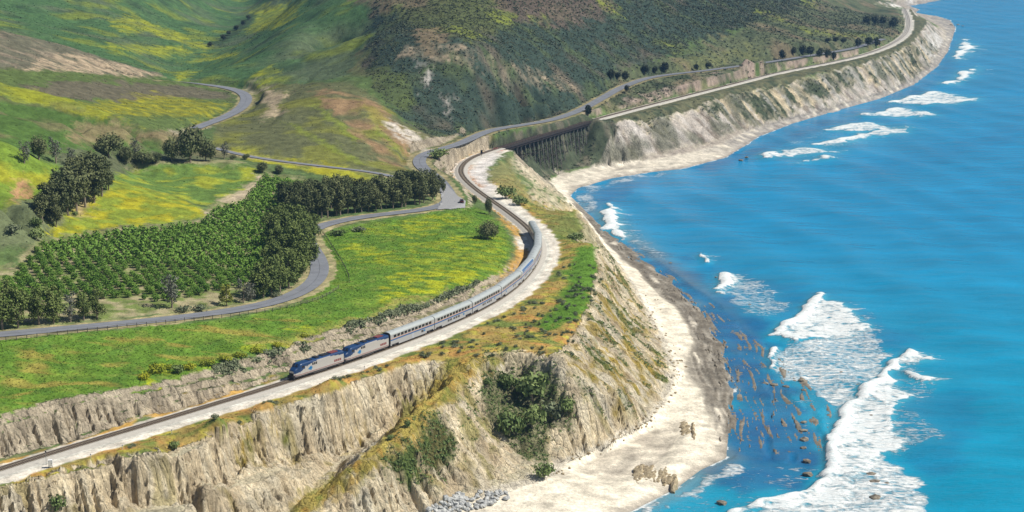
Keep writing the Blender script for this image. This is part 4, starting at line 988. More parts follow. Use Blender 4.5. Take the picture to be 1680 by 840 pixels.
def sea_material():
    m, nt, b = mat_new("sea_water")
    at = nt.nodes.new("ShaderNodeAttribute"); at.attribute_name = "water"
    fo = nt.nodes.new("ShaderNodeAttribute"); fo.attribute_name = "foam"
    geo = nt.nodes.new("ShaderNodeNewGeometry")
    def noise(scale, detail, rough=0.6, sc3=None, dist=0.0):
        n = nt.nodes.new("ShaderNodeTexNoise"); n.inputs["Scale"].default_value = scale; n.inputs["Detail"].default_value = detail; n.inputs["Roughness"].default_value = rough; n.inputs["Distortion"].default_value = dist
        if sc3:
            mp = nt.nodes.new("ShaderNodeMapping"); mp.inputs["Scale"].default_value = sc3; mp.inputs["Rotation"].default_value = (0, 0, math.radians(12))
            nt.links.new(geo.outputs["Position"], mp.inputs["Vector"]); nt.links.new(mp.outputs[0], n.inputs["Vector"])
        else: nt.links.new(geo.outputs["Position"], n.inputs["Vector"])
        return n
    def math_(op, a, c=None, d=None):
        n = nt.nodes.new("ShaderNodeMath"); n.operation = op
        for i, v in enumerate((a, c, d)):
            if v is None: continue
            if isinstance(v, (int, float)): n.inputs[i].default_value = v
            else: nt.links.new(v, n.inputs[i])
        return n.outputs[0]
    lace = noise(0.42, 7, 0.68, (0.55, 1.5, 1.0), 0.9)
    wide = noise(0.10, 4, 0.6, (0.6, 1.6, 1.0), 0.4)
    vor = nt.nodes.new("ShaderNodeTexVoronoi"); vor.feature = 'DISTANCE_TO_EDGE'; vor.inputs["Scale"].default_value = 0.34
    wv = nt.nodes.new("ShaderNodeVectorMath"); wv.operation = 'MULTIPLY_ADD'
    nt.links.new(lace.outputs["Color"], wv.inputs[0]); wv.inputs[1].default_value = (3.2, 3.2, 0); nt.links.new(geo.outputs["Position"], wv.inputs[2]); nt.links.new(wv.outputs[0], vor.inputs["Vector"])
    cell = math_('SUBTRACT', 0.22, math_('MINIMUM', vor.outputs["Distance"], 0.6))
    t = math_('ADD', math_('MULTIPLY', math_('SUBTRACT', lace.outputs["Fac"], 0.5), 1.25), math_('MULTIPLY', cell, 0.55))
    t = math_('ADD', t, math_('MULTIPLY', math_('SUBTRACT', wide.outputs["Fac"], 0.5), 0.7))
    f = math_('SUBTRACT', math_('ADD', math_('MULTIPLY', fo.outputs["Fac"], 1.5), t), 0.72)
    has = math_('MULTIPLY', fo.outputs["Fac"], 12.0); 
    mr = nt.nodes.new("ShaderNodeMapRange"); mr.inputs[1].default_value = 0.0; mr.inputs[2].default_value = 0.38; nt.links.new(f, mr.inputs[0])
    fac = math_('MULTIPLY', mr.outputs[0], math_('MINIMUM', has, 1.0))
    r1 = noise(0.035, 4, 0.6, (0.5, 1.6, 1)); rr = nt.nodes.new("ShaderNodeMapRange"); rr.inputs[1].default_value = 0.3; rr.inputs[2].default_value = 0.7; rr.inputs[3].default_value = 0.85; rr.inputs[4].default_value = 1.15
    nt.links.new(r1.outputs["Fac"], rr.inputs[0])
    vs = nt.nodes.new("ShaderNodeVectorMath"); vs.operation = 'SCALE'; nt.links.new(at.outputs["Color"], vs.inputs[0]); nt.links.new(rr.outputs[0], vs.inputs["Scale"])
    mix = nt.nodes.new("ShaderNodeMix"); mix.data_type = 'RGBA'; fm = nt.nodes.new("ShaderNodeMix"); fm.data_type = 'RGBA'; fm.inputs["A"].default_value = (0.60, 0.70, 0.72, 1); fm.inputs["B"].default_value = (0.88, 0.89, 0.86, 1); fr = nt.nodes.new("ShaderNodeMapRange"); fr.inputs[1].default_value = 0.3; fr.inputs[2].default_value = 0.62; nt.links.new(lace.outputs["Fac"], fr.inputs[0]); nt.links.new(fr.outputs[0], fm.inputs["Factor"]); nt.links.new(fm.outputs["Result"], mix.inputs["B"])
    nt.links.new(fac, mix.inputs["Factor"]); nt.links.new(vs.outputs[0], mix.inputs["A"]); nt.links.new(mix.outputs["Result"], b.inputs["Base Color"])
    ro = nt.nodes.new("ShaderNodeMapRange"); ro.inputs[3].default_value = 0.16; ro.inputs[4].default_value = 0.9; nt.links.new(fac, ro.inputs[0]); nt.links.new(ro.outputs[0], b.inputs["Roughness"])
    b.inputs["IOR"].default_value = 1.33; b.inputs["Specular IOR Level"].default_value = 0.13
    w1 = noise(0.55, 6, 0.68, (0.8, 1.9, 1), 0.3); w2 = noise(0.07, 3, 0.5, (0.6, 1.8, 1))
    hgt = math_('ADD', math_('MULTIPLY', w1.outputs["Fac"], 0.55), math_('MULTIPLY', w2.outputs["Fac"], 2.0))
    hgt = math_('ADD', hgt, math_('MULTIPLY', math_('MULTIPLY', fac, lace.outputs["Fac"]), 1.6))
    bp = nt.nodes.new("ShaderNodeBump"); bp.inputs["Strength"].default_value = 0.75; bp.inputs["Distance"].default_value = 1.0
    nt.links.new(hgt, bp.inputs["Height"]); nt.links.new(bp.outputs[0], b.inputs["Normal"])
    return m
me = mesh_np("sea", np.stack([sX, sY, sZ], -1).reshape(-1, 3)[used], remap[sq], sea_material(), True)
color_attr(me, "water", sC.reshape(-1, 3)[used]); float_attr(me, "foam", foam.ravel()[used])
link("sea", me, None, kind="structure", label="bright blue sea with white breaking waves", category="sea")

# ------------------------------------------------------------------ roads
M_ASPH = simple("weathered_asphalt", (0.185, 0.195, 0.215), 0.9, 0, 0.3, 0.25)
M_PAINT = simple("dark_tar_seam", (0.10, 0.105, 0.115), 0.8, 0, 0.5, 0.3)
def strip(P, offs, zoff):
    T = np.gradient(P[:, :2], axis=0); T /= np.linalg.norm(T, axis=1)[:, None]
    n = len(offs); co = np.zeros((len(P), n, 3))
    for k, o in enumerate(offs):
        co[:, k, 0] = P[:, 0] + T[:, 1] * o; co[:, k, 1] = P[:, 1] - T[:, 0] * o
        co[:, k, 2] = P[:, 2] + zoff + 0.00025 * P[:, 1]
    i = np.arange(len(P) * n).reshape(len(P), n)
    f = np.stack([i[:-1, :-1], i[1:, :-1], i[1:, 1:], i[:-1, 1:]], -1).reshape(-1, 4)[:, ::-1]
    return co.reshape(-1, 3), f
for nm, R, w, lab in (("road", ROAD_MAIN, 3.2, "weathered grey two lane road winding past the orchard and along the hills"), ("road", ROAD_UPPER, 3.3, "grey road curving round the upper field"), ("lane", ROAD_LANE, 1.7, "narrow lane above the orchard")):
    co, f = strip(R, np.linspace(-w, w, 5), 0.0)
    r = link(nm, mesh_np(nm, co, f, M_ASPH), None, kind="structure", label=lab, category="road")
    if R is not ROAD_LANE:
        co, f = strip(R[5:-5], np.array((-0.09, 0.09)), 0.012)
        link("tar_seam", mesh_np("tar_seam", co, f, M_PAINT), r)
# paved turnout by the grove
P = np.array([lookdown(*p) for p in PARK])
gx, gy = np.meshgrid(np.arange(P[:, 0].min(), P[:, 0].max(), 0.5), np.arange(P[:, 1].min(), P[:, 1].max(), 0.5))
def pip(P, x, y):
    r = np.zeros(np.shape(x), bool)
    for (a, b), (c, d) in zip(P, np.roll(P, -1, axis=0)):
        if b == d: continue
        r ^= ((b > y) != (d > y)) & (x < (c - a) * (y - b) / (d - b) + a)
    return r
ins = pip(P, gx, gy)
gi = np.arange(gx.size).reshape(gx.shape)
f = np.stack([gi[:-1, :-1], gi[:-1, 1:], gi[1:, 1:], gi[1:, :-1]], -1)[ins[:-1, :-1] & ins[1:, 1:] & ins[1:, :-1] & ins[:-1, 1:]]
co = np.stack([gx, gy, lookup(H, gx, gy) + 0.3], -1).reshape(-1, 3)
M_PARK = simple("worn_pale_asphalt", (0.30, 0.30, 0.30), 0.9, 0, 0.15, 0.4)
link("parking_area", mesh_np("parking_area", co, f, M_PARK), None, kind="structure", label="pale paved turnout beside the eucalyptus grove", category="parking area")

# ------------------------------------------------------------------ geometry helpers
class MB:
    """collects boxes, bars and loops; build() links them as one mesh object"""
    def __init__(self): self.v = []; self.f = []
    def add(self, v, f):
        o = len(self.v); self.v += [tuple(p) for p in v]; self.f += [tuple(i + o for i in q) for q in f]
    def box(self, x0, x1, y0, y1, z0, z1):
        self.add([(x0, y0, z0), (x1, y0, z0), (x1, y1, z0), (x0, y1, z0), (x0, y0, z1), (x1, y0, z1), (x1, y1, z1), (x0, y1, z1)],
                 [(3, 2, 1, 0), (4, 5, 6, 7), (0, 1, 5, 4), (1, 2, 6, 5), (2, 3, 7, 6), (3, 0, 4, 7)])
    def bar(self, a, b, w, h=None):
        a = Vector(a); b = Vector(b); h = h or w; d = (b - a).normalized()
        up = Vector((0, 0, 1)) if abs(d.z) < 0.95 else Vector((1, 0, 0))
        s = d.cross(up).normalized() * w / 2; t = s.cross(d).normalized() * h / 2
        self.add([a - s - t, a + s - t, a + s + t, a - s + t, b - s - t, b + s - t, b + s + t, b - s + t],
                 [(3, 2, 1, 0), (4, 5, 6, 7), (0, 1, 5, 4), (1, 2, 6, 5), (2, 3, 7, 6), (3, 0, 4, 7)])
    def tube(self, pts, rad, n=7):
        rings = []
        for i, p in enumerate(pts):
            p = Vector(p); d = (Vector(pts[min(i + 1, len(pts) - 1)]) - Vector(pts[max(i - 1, 0)])).normalized()
            a = d.orthogonal().normalized(); b_ = d.cross(a)
            rings.append([p + (a * math.cos(2 * math.pi * k / n) + b_ * math.sin(2 * math.pi * k / n)) * rad[i] for k in range(n)])
        v = [q for r in rings for q in r]; f = []
        for i in range(len(pts) - 1):
            for k in range(n): f.append((i * n + k, i * n + (k + 1) % n, (i + 1) * n + (k + 1) % n, (i + 1) * n + k))
        f.append(tuple(range(n))[::-1]); f.append(tuple((len(pts) - 1) * n + k for k in range(n)))
        self.add(v, f)
    def disc(self, c, axis, r, w, n=14):
        c = Vector(c); ax = Vector(axis).normalized(); self.tube([c - ax * w / 2, c + ax * w / 2], [r, r], n)
    def mesh(self, name, mat, smooth_=False):
        me = bpy.data.meshes.new(name); me.from_pydata(self.v, [], self.f); me.update()
        if smooth_: me.polygons.foreach_set("use_smooth", [True] * len(me.polygons))
        if mat: me.materials.append(mat)
        return me
    def build(self, name, mat, parent=None, smooth_=False, **props):
        return link(name, self.mesh(name, mat, smooth_), parent, **props)
def empty(name, loc=(0, 0, 0), rz=0.0, **props):
    o = bpy.data.objects.new(name, None); COL.objects.link(o); o.location = loc; o.rotation_euler = (0, 0, rz); o.empty_display_size = 0.2
    for k, v in props.items(): o[k] = v
    return o
def tag(o, label, cat, group=None):
    o["label"] = label; o["category"] = cat
    if group: o["group"] = group
    return o

# ------------------------------------------------------------------ the railway
M_BALLAST = simple("grey_ballast", (0.42, 0.395, 0.345), 0.95, 0, 0.25, 1.2)
M_RAIL = simple("rusty_rail", (0.115, 0.085, 0.065), 0.55, 0.4, 0.2, 2)
M_TIE = simple("weathered_tie", (0.27, 0.225, 0.165), 0.9, 0, 0.3, 0.8)
i0 = np.searchsorted(TRK_S, 2); parts_idx = [(i0, np.searchsorted(TRK_S, S_T0) + 1), (np.searchsorted(TRK_S, S_T1) - 1, len(TRK) - 1)]
rail_root = tag(empty("railway_track"), "single railway track on grey ballast along the top of the sea bluff", "railway")
for a, b in parts_idx:
    P = TRK[a:b].copy(); T = np.gradient(P[:, :2], axis=0); T /= np.linalg.norm(T, axis=1)[:, None]
    prof = [(-3.3, -0.8), (-1.75, -0.32), (1.75, -0.32), (3.3, -0.8)]
    co = np.stack([np.stack([P[:, 0] + T[:, 1] * o, P[:, 1] - T[:, 0] * o, P[:, 2] + z], 1) for o, z in prof], 1)
    i = np.arange(len(P) * 4).reshape(-1, 4)
    f = np.stack([i[:-1, :-1], i[:-1, 1:], i[1:, 1:], i[1:, :-1]], -1).reshape(-1, 4)
    link("ballast", mesh_np("ballast", co.reshape(-1, 3), f, M_BALLAST), rail_root)
for o_ in (-0.75, 0.75):
    P = TRK[i0:].copy(); T = np.gradient(P[:, :2], axis=0); T /= np.linalg.norm(T, axis=1)[:, None]
    prof = [(o_ - 0.085, -0.2), (o_ - 0.085, 0.0), (o_ + 0.085, 0.0), (o_ + 0.085, -0.2)]
    co = np.stack([np.stack([P[:, 0] + T[:, 1] * o, P[:, 1] - T[:, 0] * o, P[:, 2] + z], 1) for o, z in prof], 1)
    i = np.arange(len(P) * 4).reshape(-1, 4)
    f = np.stack([i[:-1, :-1], i[:-1, 1:], i[1:, 1:], i[1:, :-1]], -1).reshape(-1, 4)
    link("rail", mesh_np("rail", co.reshape(-1, 3), f, M_RAIL), rail_root)
mb = MB()
for s in np.arange(4, 1000, 0.62):
    if S_T0 < s < S_T1: continue
    p, t = on_track(s); n = np.array((t[1], -t[0], 0)); j = random.uniform(-0.06, 0.06)
    a = p - n * (1.3 + j) + (0, 0, -0.25); b = p + n * (1.3 - j) + (0, 0, -0.25)
    mb.bar(a, b, 0.25, 0.17)
mb.build("ties", M_TIE, rail_root, kind="stuff")

# ------------------------------------------------------------------ the trestle
M_TIMBER = simple("dark_creosoted_timber", (0.040, 0.032, 0.028), 0.9, 0, 0.4, 0.7)
M_DECK = simple("dark_steel_girder", (0.036, 0.028, 0.025), 0.8, 0, 0.3, 0.5)
M_GREYT = simple("grey_weathered_timber", (0.30, 0.27, 0.235), 0.9, 0, 0.35, 0.9)
tr_root = tag(empty("trestle_bridge", tuple(on_track(S_T0)[0])), "dark timber railway trestle over the creek mouth", "bridge")
def rel(o): o.location = Vector(o.location) - Vector(tr_root.location); return o
ss = np.arange(S_T0 - 1, S_T1 + 1.01, 2.0)
def deck_strip(o0, o1, z0, z1):
    P = np.array([on_track(s)[0] for s in ss]); T = np.array([on_track(s)[1] for s in ss])
    prof = [(o0, z0), (o0, z1), (o1, z1), (o1, z0)]
    co = np.stack([np.stack([P[:, 0] + T[:, 1] * o, P[:, 1] - T[:, 0] * o, P[:, 2] + z], 1) for o, z in prof], 1)
    i = np.arange(len(P) * 4).reshape(-1, 4)
    f = np.stack([i[:-1], np.roll(i[:-1], -1, 1), np.roll(i[1:], -1, 1), i[1:]], -1).reshape(-1, 4)
    f = np.concatenate([f, [[0, 3, 2, 1]], [[i[-1, 0], i[-1, 1], i[-1, 2], i[-1, 3]]]])
    return co.reshape(-1, 3), f
for nm, a in (("deck", (-2.1, 2.1, -0.55, -0.22)), ("girder", (1.0, 1.5, -2.5, -0.56)), ("girder", (-1.5, -1.0, -2.5, -0.56)), ("fascia_beam", (1.85, 2.09, -1.3, -0.56)), ("handrail", (2.02, 2.08, 0.78, 0.86)), ("handrail", (-2.08, -2.02, 0.78, 0.86)), ("kerb_timber", (1.72, 1.9, -0.21, 0.03)), ("kerb_timber", (-1.9, -1.72, -0.21, 0.03))):
    co, f = deck_strip(*a); rel(link(nm, mesh_np(nm, co, f, M_DECK if nm in ("girder", "fascia_beam") else M_TIMBER), tr_root))
post_me = None
for s in np.arange(S_T0, S_T1, 4.0):
    p, t = on_track(s); n = np.array((t[1], -t[0], 0))
    for d in (-2.05, 2.05):
        if post_me is None:
            mb = MB(); mb.bar((0, 0, -0.3), (0, 0, 0.84), 0.09); post_me = mb.mesh("handrail_post", M_TIMBER)
        rel(link("handrail_post", post_me, tr_root)).location = Vector(p + n * d) - Vector(tr_root.location)
nb = 23
for k in range(1, nb):
    s = S_T0 + (S_T1 - S_T0) * k / nb
    p, t = on_track(s); n = np.array((t[1], -t[0], 0)); top = p + (0, 0, -2.5)
    gz = [float(lookup(H, np.array([q[0]]), np.array([q[1]]))[0]) for q in (p - n * 4, p, p + n * 4)]
    z0 = min(gz) - 0.5
    hgt = top[2] - z0
    if hgt < 1.0: continue
    mb = MB(); posts_ = []
    mb.bar(top - n * 2.4, top + n * 2.4, 0.42, 0.42)
    for q, sp in ((-1.9, -1.9 - 0.13 * hgt), (-0.7, -0.7 - 0.045 * hgt), (0.7, 0.7 + 0.045 * hgt), (1.9, 1.9 + 0.13 * hgt)):
        mg = MB(); posts_.append(mg) if abs(q) > 1 else None
        (mg if abs(q) > 1 else mb).bar(top + n * q, np.array((p[0], p[1], z0)) + n * sp, 0.42, 0.42)
    tiers = max(1, int(round(hgt / 5.5)))
    for ti in range(tiers):
        za, zb = hgt * ti / tiers, hgt * (ti + 1) / tiers
        wa, wb = 1.95 + 0.13 * za, 1.95 + 0.13 * zb
        A0, A1 = top - n * wa - (0, 0, za), top + n * wa - (0, 0, za); B0, B1 = top - n * wb - (0, 0, zb), top + n * wb - (0, 0, zb)
        mb.bar(A0, B1, 0.24, 0.24); mb.bar(A1, B0, 0.24, 0.24); mb.bar(B0, B1, 0.3, 0.3)
        # longitudinal struts towards the next bent
        for q in (-1, 1):
            e = top + n * q * wb - (0, 0, zb)
            if ti < tiers - 1: mb.bar(e, e + t * (S_T1 - S_T0) / nb, 0.22, 0.22)
            a_ = top + n * q * wa - (0, 0, za)
            if k % 3 == 0: mb.bar(a_, e + t * (S_T1 - S_T0) / nb, 0.2, 0.2)
    o = rel(mb.build("bent", M_TIMBER, tr_root))
    for mg in posts_: mg.build("post", M_GREYT, o)
for s, sg in ((S_T0 - 0.6, -1), (S_T1 + 0.6, 1)):
    p, t = on_track(s); n = np.array((t[1], -t[0], 0)); mb = MB()
    z0 = p[2] - 3.8
    a = p + t * 1.0 * sg; 
    mb.bar(a + (0, 0, -2.3) - n * 2.6, a + (0, 0, -2.3) + n * 2.6, 1.3, 3.4)
    rel(mb.build("abutment", simple("concrete", (0.36, 0.33, 0.29), 0.9, 0, 0.15, 1), tr_root))
# ------------------------------------------------------------------ the train
M_STEEL = simple("fluted_stainless_side", (0.36, 0.36, 0.36), 0.45, 0.2, 0.08, 0.6, 0.5)
M_ROOF = simple("pale_grey_roof", (0.40, 0.43, 0.42), 0.5, 0.1, 0.10, 0.5)
M_DARK = simple("black_rubber_and_grime", (0.025, 0.025, 0.027), 0.8, 0, 0.3, 2)
M_GLASS = simple("dark_train_glass", (0.02, 0.022, 0.03), 0.12, 0, 0, 1, 0.6)
M_BLUEG = simple("blue_tinted_glass", (0.05, 0.13, 0.33), 0.12, 0, 0, 1, 0.6)
M_BLUE = simple("deep_blue_paint", (0.009, 0.040, 0.12), 0.35, 0, 0.06, 1, 0.5)
M_STRIPE = simple("blue_stripe_paint", (0.02, 0.10, 0.26), 0.4)
M_RED = simple("dull_red_paint", (0.20, 0.055, 0.05), 0.5, 0, 0.1, 1)
M_ORANGE = simple("faded_salmon_stripe", (0.50, 0.30, 0.21), 0.5, 0, 0.1, 1)
M_SILVER = simple("silver_grey_paint", (0.42, 0.405, 0.38), 0.5, 0.15, 0.06, 0.8, 0.5)
M_TEAL = simple("teal_blue_mark", (0.015, 0.16, 0.36), 0.4)
M_TRUCK = simple("dusty_undercarriage", (0.055, 0.050, 0.048), 0.85, 0, 0.3, 2)
M_LAMP = simple("lamp_glass", (0.85, 0.85, 0.8), 0.2)
def grid_mesh(rows):
    """rows of equal length -> verts, quads"""
    n = len(rows[0]); v = [p for r in rows for p in r]; f = []
    for i in range(len(rows) - 1):
        for k in range(n - 1): f.append((i * n + k, i * n + k + 1, (i + 1) * n + k + 1, (i + 1) * n + k))
    return v, f
def mark(mb, x, z, y, s, sg):
    """three swept blades"""
    for i, (dx, dz, L) in enumerate(((0.0, 0.0, 1.5), (0.42, -0.18, 1.2), (0.84, -0.36, 0.9))):
        p = [(dx - 0.75, dz - 0.32), (dx - 0.75 + L * 0.6, dz + 0.30), (dx - 0.75 + L, dz + 0.36), (dx - 0.75 + L * 0.52, dz - 0.26)]
        v = [(x + sg * a * s, y, z + b * s) for a, b in p]
        mb.add(v + [(q[0], q[1] - (0.02 if y > 0 else -0.02), q[2]) for q in v], [(0, 1, 2, 3), (7, 6, 5, 4), (0, 4, 5, 1), (1, 5, 6, 2), (2, 6, 7, 3), (3, 7, 4, 0)])
def bogie(root, x, wheels, r=0.46):
    mb = MB()
    for sy in (-1, 1):
        mb.box(x - 1.75, x + 1.75, sy * 1.02 - 0.12, sy * 1.02 + 0.12, 0.42, 0.86)
        mb.box(x - 0.5, x + 0.5, sy * 1.16 - 0.1, sy * 1.16 + 0.1, 0.35, 0.95)
    mb.box(x - 0.3, x + 0.3, -1.0, 1.0, 0.5, 0.85)
    o = mb.build("bogie", M_TRUCK, root)
    for dx in wheels:
        w = MB()
        for sy in (-0.75, 0.75): w.disc((x + dx, sy, r), (0, 1, 0), r, 0.13)
        w.bar((x + dx, -0.75, r), (x + dx, 0.75, r), 0.16)
        w.build("wheelset", M_TRUCK, o)
_coach = {}
def coach(kind):
    L, W, Ht = 25.6, 3.10, 4.92
    root = empty("passenger_coach")
    prof = [(-1.55, 0.62), (-1.55, 3.95), (-1.50, 4.25), (-1.34, 4.52), (-1.05, 4.72), (-0.6, 4.86), (0, 4.92), (0.6, 4.86), (1.05, 4.72), (1.34, 4.52), (1.50, 4.25), (1.55, 3.95), (1.55, 0.62)]
    xs = [-L / 2, -L / 2 + 4.3, L / 2 - 4.3, L / 2]
    # body sides with a raised sill over the bogies, ends
    mb = MB()
    for sy in (-1, 1):
        ya, yb = min(sy * 1.55, sy * 1.49), max(sy * 1.55, sy * 1.49)
        mb.box(-L / 2, L / 2, ya, yb, 1.25, 4.0)
        mb.box(-L / 2 + 4.6, L / 2 - 4.6, ya, yb, 0.45, 1.25)
        for e in (-1, 1): mb.box(min(e * L / 2, e * (L / 2 - 0.7)), max(e * L / 2, e * (L / 2 - 0.7)), ya, yb, 0.62, 1.25)
    mb.box(-L / 2 + 0.02, L / 2 - 0.02, -1.5, 1.5, 0.95, 1.24)
    mb.build("body", M_STEEL, root)
    tp = [(-1.55, 4.002)] + prof[2:11] + [(1.55, 4.002)]
    v, f = grid_mesh([[(x, y, z) for y, z in tp] for x in np.linspace(-L / 2, L / 2, 5)])
    mb = MB(); mb.add(v, f)
    o = mb.build("roof", M_ROOF, root)
    for x in (-8, -3, 3, 8):
        r = MB(); r.box(x - 0.9, x + 0.9, -0.35, 0.35, 4.86, 5.0); r.build("roof_vent", M_ROOF, o)
    for e in (-1, 1):
        mb = MB(); x0 = e * (L / 2 - 0.03); pr = [(y, z) for y, z in prof]
        mb.add([(x0, y * 0.985, z * 0.99) for y, z in pr], [tuple(range(len(pr)))]); mb.box(min(x0, x0 + e * 0.32), max(x0, x0 + e * 0.32), -1.2, 1.2, 0.7, 4.55)
        mb.build("end_diaphragm", M_DARK, root)
    # window rows
    wm = MB(); wm.box(-0.74, 0.74, -0.02, 0.02, -0.42, 0.42); wme = wm.mesh("window", M_GLASS)
    for sy in (-1, 1):
        n = 11
        for k in range(n):
            if kind == "lounge": continue
            w = link("window", wme, root); w.location = ((k - (n - 1) / 2) * 2.05, sy * 1.565, 3.42)
        low = {"coach": (-3.6, -2.0, 0.2, 1.8, 3.4), "diner": (2.0, 4.2), "lounge": (-6, -4.2, -2.4, 1, 2.8, 4.6), "bag": (5.6,)}[kind]
        for x in low:
            w = link("window", wme, root); w.location = (x, sy * 1.565, 1.62); w.scale = (0.8, 1, 0.85)
        for nm, z0, z1, mt in (("blue_stripe", 2.18, 2.58, M_STRIPE), ("salmon_stripe", 2.64, 2.86, M_ORANGE)):
            s = MB(); s.box(-L / 2 + 0.05, L / 2 - 0.05, sy * 1.556 - 0.012, sy * 1.556 + 0.012, z0, z1); s.build(nm, mt, root)
        s = MB(); mark(s, 7.0 if kind != "diner" else -7.0, 1.75, sy * 1.59, 0.75, -1); s.build("emblem", M_TEAL, root)
        d = MB(); d.box(-0.55, 0.55, sy * 1.56 - 0.015, sy * 1.56 + 0.015, 0.5, 2.2); d.build("door", simple("door_steel", (0.40, 0.42, 0.45), 0.5, 0.2), root)
        if kind == "lounge":
            for k in range(11):
                g = MB(); x = (k - 5) * 1.95
                g.add([(x - 0.85, sy * 1.57, 3.05), (x + 0.85, sy * 1.57, 3.05), (x + 0.85, sy * 1.57, 4.0), (x - 0.85, sy * 1.57, 4.0), (x + 0.85, sy * 1.2, 4.70), (x - 0.85, sy * 1.2, 4.70), (x + 0.85, sy * 1.46, 4.42), (x - 0.85, sy * 1.46, 4.42)],
                      [(0, 1, 2, 3), (3, 2, 6, 7), (7, 6, 4, 5)]); g.build("panorama_window", M_BLUEG, root)
    for e in (-1, 1): bogie(root, e * (L / 2 - 2.75), (-1.25, 1.25))
    mb = MB(); mb.box(-6.5, 6.5, -1.3, 1.3, 0.35, 0.9); mb.build("underfloor_box", M_TRUCK, root)
    return root
def locomotive():
    L = 21.0; root = empty("locomotive")
    # front is +x. half-section and roof height along the hull
    X0 = L / 2
    xs = np.concatenate([np.linspace(-X0, X0 - 3.4, 40), np.linspace(X0 - 3.2, X0, 22)])
    def top(x):
        d = X0 - x
        return float(np.interp(d, [0, 0.25, 1.3, 2.4, 3.0, 30], [2.55, 2.85, 3.35, 4.28, 4.40, 4.40]))
    def half(x): return float(np.interp(X0 - x, [0, 0.6, 2.2, 30], [0.92, 1.22, 1.53, 1.53]))
    rows = []
    for x in xs:
        t, h = top(x), half(x); sh = min(0.55, t - 2.2)
        sect = [(-h, 0.95), (-h, 1.12), (-h, 1.30)] + [(-h, z) for z in np.linspace(1.5, t - sh, 12)] + [(-h * 0.97, t - sh * 0.55), (-h * 0.84, t - sh * 0.2), (-h * 0.6, t - 0.03), (0, t)]
        sect += [(-y, z) for y, z in sect[-2::-1]]
        rows.append([(x, y, z) for y, z in sect])
    v, f = grid_mesh(rows)
    f = [q[::-1] for q in f]
    parts = {"body": [], "roof_cowl": [], "red_stripe": []}
    for q in f:
        c = np.mean([v[i] for i in q], axis=0); d = X0 - c[0]
        bl = float(np.interp(d, [0, 0.5, 2.2, 3.6, 5.5, 8.0, 10, 15, 18.5, 21], [1.75, 1.75, 1.95, 2.45, 3.30, 3.92, 4.02, 3.98, 3.55, 3.35]))
        nm = "red_stripe" if 1.1 < c[2] < 1.31 else ("roof_cowl" if c[2] > bl else "body")
        parts[nm].append(q)
    nosef = len(rows) - 1; n = len(rows[0])
    parts["body"].append(tuple(nosef * n + k for k in range(n))); parts["body"].append(tuple(range(n))[::-1])
    for nm, mt in (("body", M_SILVER), ("roof_cowl", M_BLUE), ("red_stripe", M_RED)):
        mb = MB(); used = sorted({i for q in parts[nm] for i in q}); rm = {i: k for k, i in enumerate(used)}
        mb.add([v[i] for i in used], [tuple(rm[i] for i in q) for q in parts[nm]]); mb.build(nm, mt, root)
    mb = MB(); mb.box(-X0 + 0.3, X0 - 0.2, -1.4, 1.4, 0.55, 0.95); mb.box(-3.2, 2.6, -1.42, 1.42, 0.28, 0.94); mb.build("underframe_tank", M_TRUCK, root)
    mb = MB(); mb.box(X0 - 0.25, X0 + 0.35, -1.25, 1.25, 0.25, 1.15); mb.add([(X0 + 0.02, -0.9, 1.2), (X0 + 0.02, 0.9, 1.2), (X0 + 0.02, 0.9, 1.9), (X0 + 0.02, -0.9, 1.9)], [(0, 1, 2, 3)]); mb.build("pilot", M_DARK, root)
    for sy in (-1, 1):
        ws = MB(); y0, y1 = (0.06, 0.95) if sy > 0 else (-0.95, -0.06)
        xa, xb = X0 - 1.42, X0 - 2.30
        ws.add([(xa, y0, top(xa) + 0.03), (xa, y1, top(xa) + 0.0), (xb, y1, top(xb) - 0.06), (xb, y0, top(xb) + 0.03)], [(0, 1, 2, 3)]); ws.build("windshield", M_GLASS, root)
        sw = MB(); sw.box(X0 - 3.9, X0 - 2.9, sy * 1.54 - 0.02, sy * 1.54 + 0.02, 3.0, 3.6); sw.build("cab_window", M_GLASS, root)
        for dx in (0.0, 0.75, 1.5):
            g = MB(); g.box(1.2 + dx, 1.75 + dx, sy * 1.54 - 0.02, sy * 1.54 + 0.02, 2.95, 3.65); g.build("air_intake", M_DARK, root)
        for dx in (0.0, 0.8, 1.6, 2.4):
            g = MB(); g.box(-X0 + 1.2 + dx, -X0 + 1.8 + dx, sy * 1.54 - 0.02, sy * 1.54 + 0.02, 1.75, 2.45); g.build("louvre", M_RED if dx < 9 else M_DARK, root)
        m_ = MB(); mark(m_, 4.3, 2.45, sy * 1.565, 1.25, -1); m_.build("emblem", M_TEAL, root)
        h = MB(); h.disc((X0 + 0.03, sy * 0.35, 2.15), (1, 0, 0), 0.13, 0.1, 10); h.build("headlight", M_LAMP, root)
        dr = MB(); dr.box(X0 - 4.9, X0 - 4.2, sy * 1.54 - 0.012, sy * 1.54 + 0.012, 1.35, 3.3); dr.build("cab_door", M_SILVER, root)
    for x0, x1, h in ((-8.6, -5.6, 0.22), (-4.8, -2.0, 0.16), (-0.6, 0.9, 0.26), (2.6, 3.8, 0.14)):
        r = MB(); r.box(x0, x1, -0.85, 0.85, 4.36, 4.40 + h); r.build("roof_fan", M_DARK if x0 > -7 else M_RED, root)
    for e in (-1, 1): bogie(root, e * 6.6, (-1.35, 1.35), 0.5)
    return root
def copy_tree(o, parent=None):
    c = o.copy(); COL.objects.link(c); c.parent = parent
    for ch in list(o.children): copy_tree(ch, c)
    return c
def seat_on_track(o, s, L, flip):
    pa, _ = on_track(s + 2.8); pb, _ = on_track(s + L - 2.8)
    c = (pa + pb) / 2; d = pb - pa
    o.location = (c[0], c[1], TRACK_Z); o.rotation_euler = (0, 0, math.atan2(d[1], d[0]) + (math.pi if flip else 0))
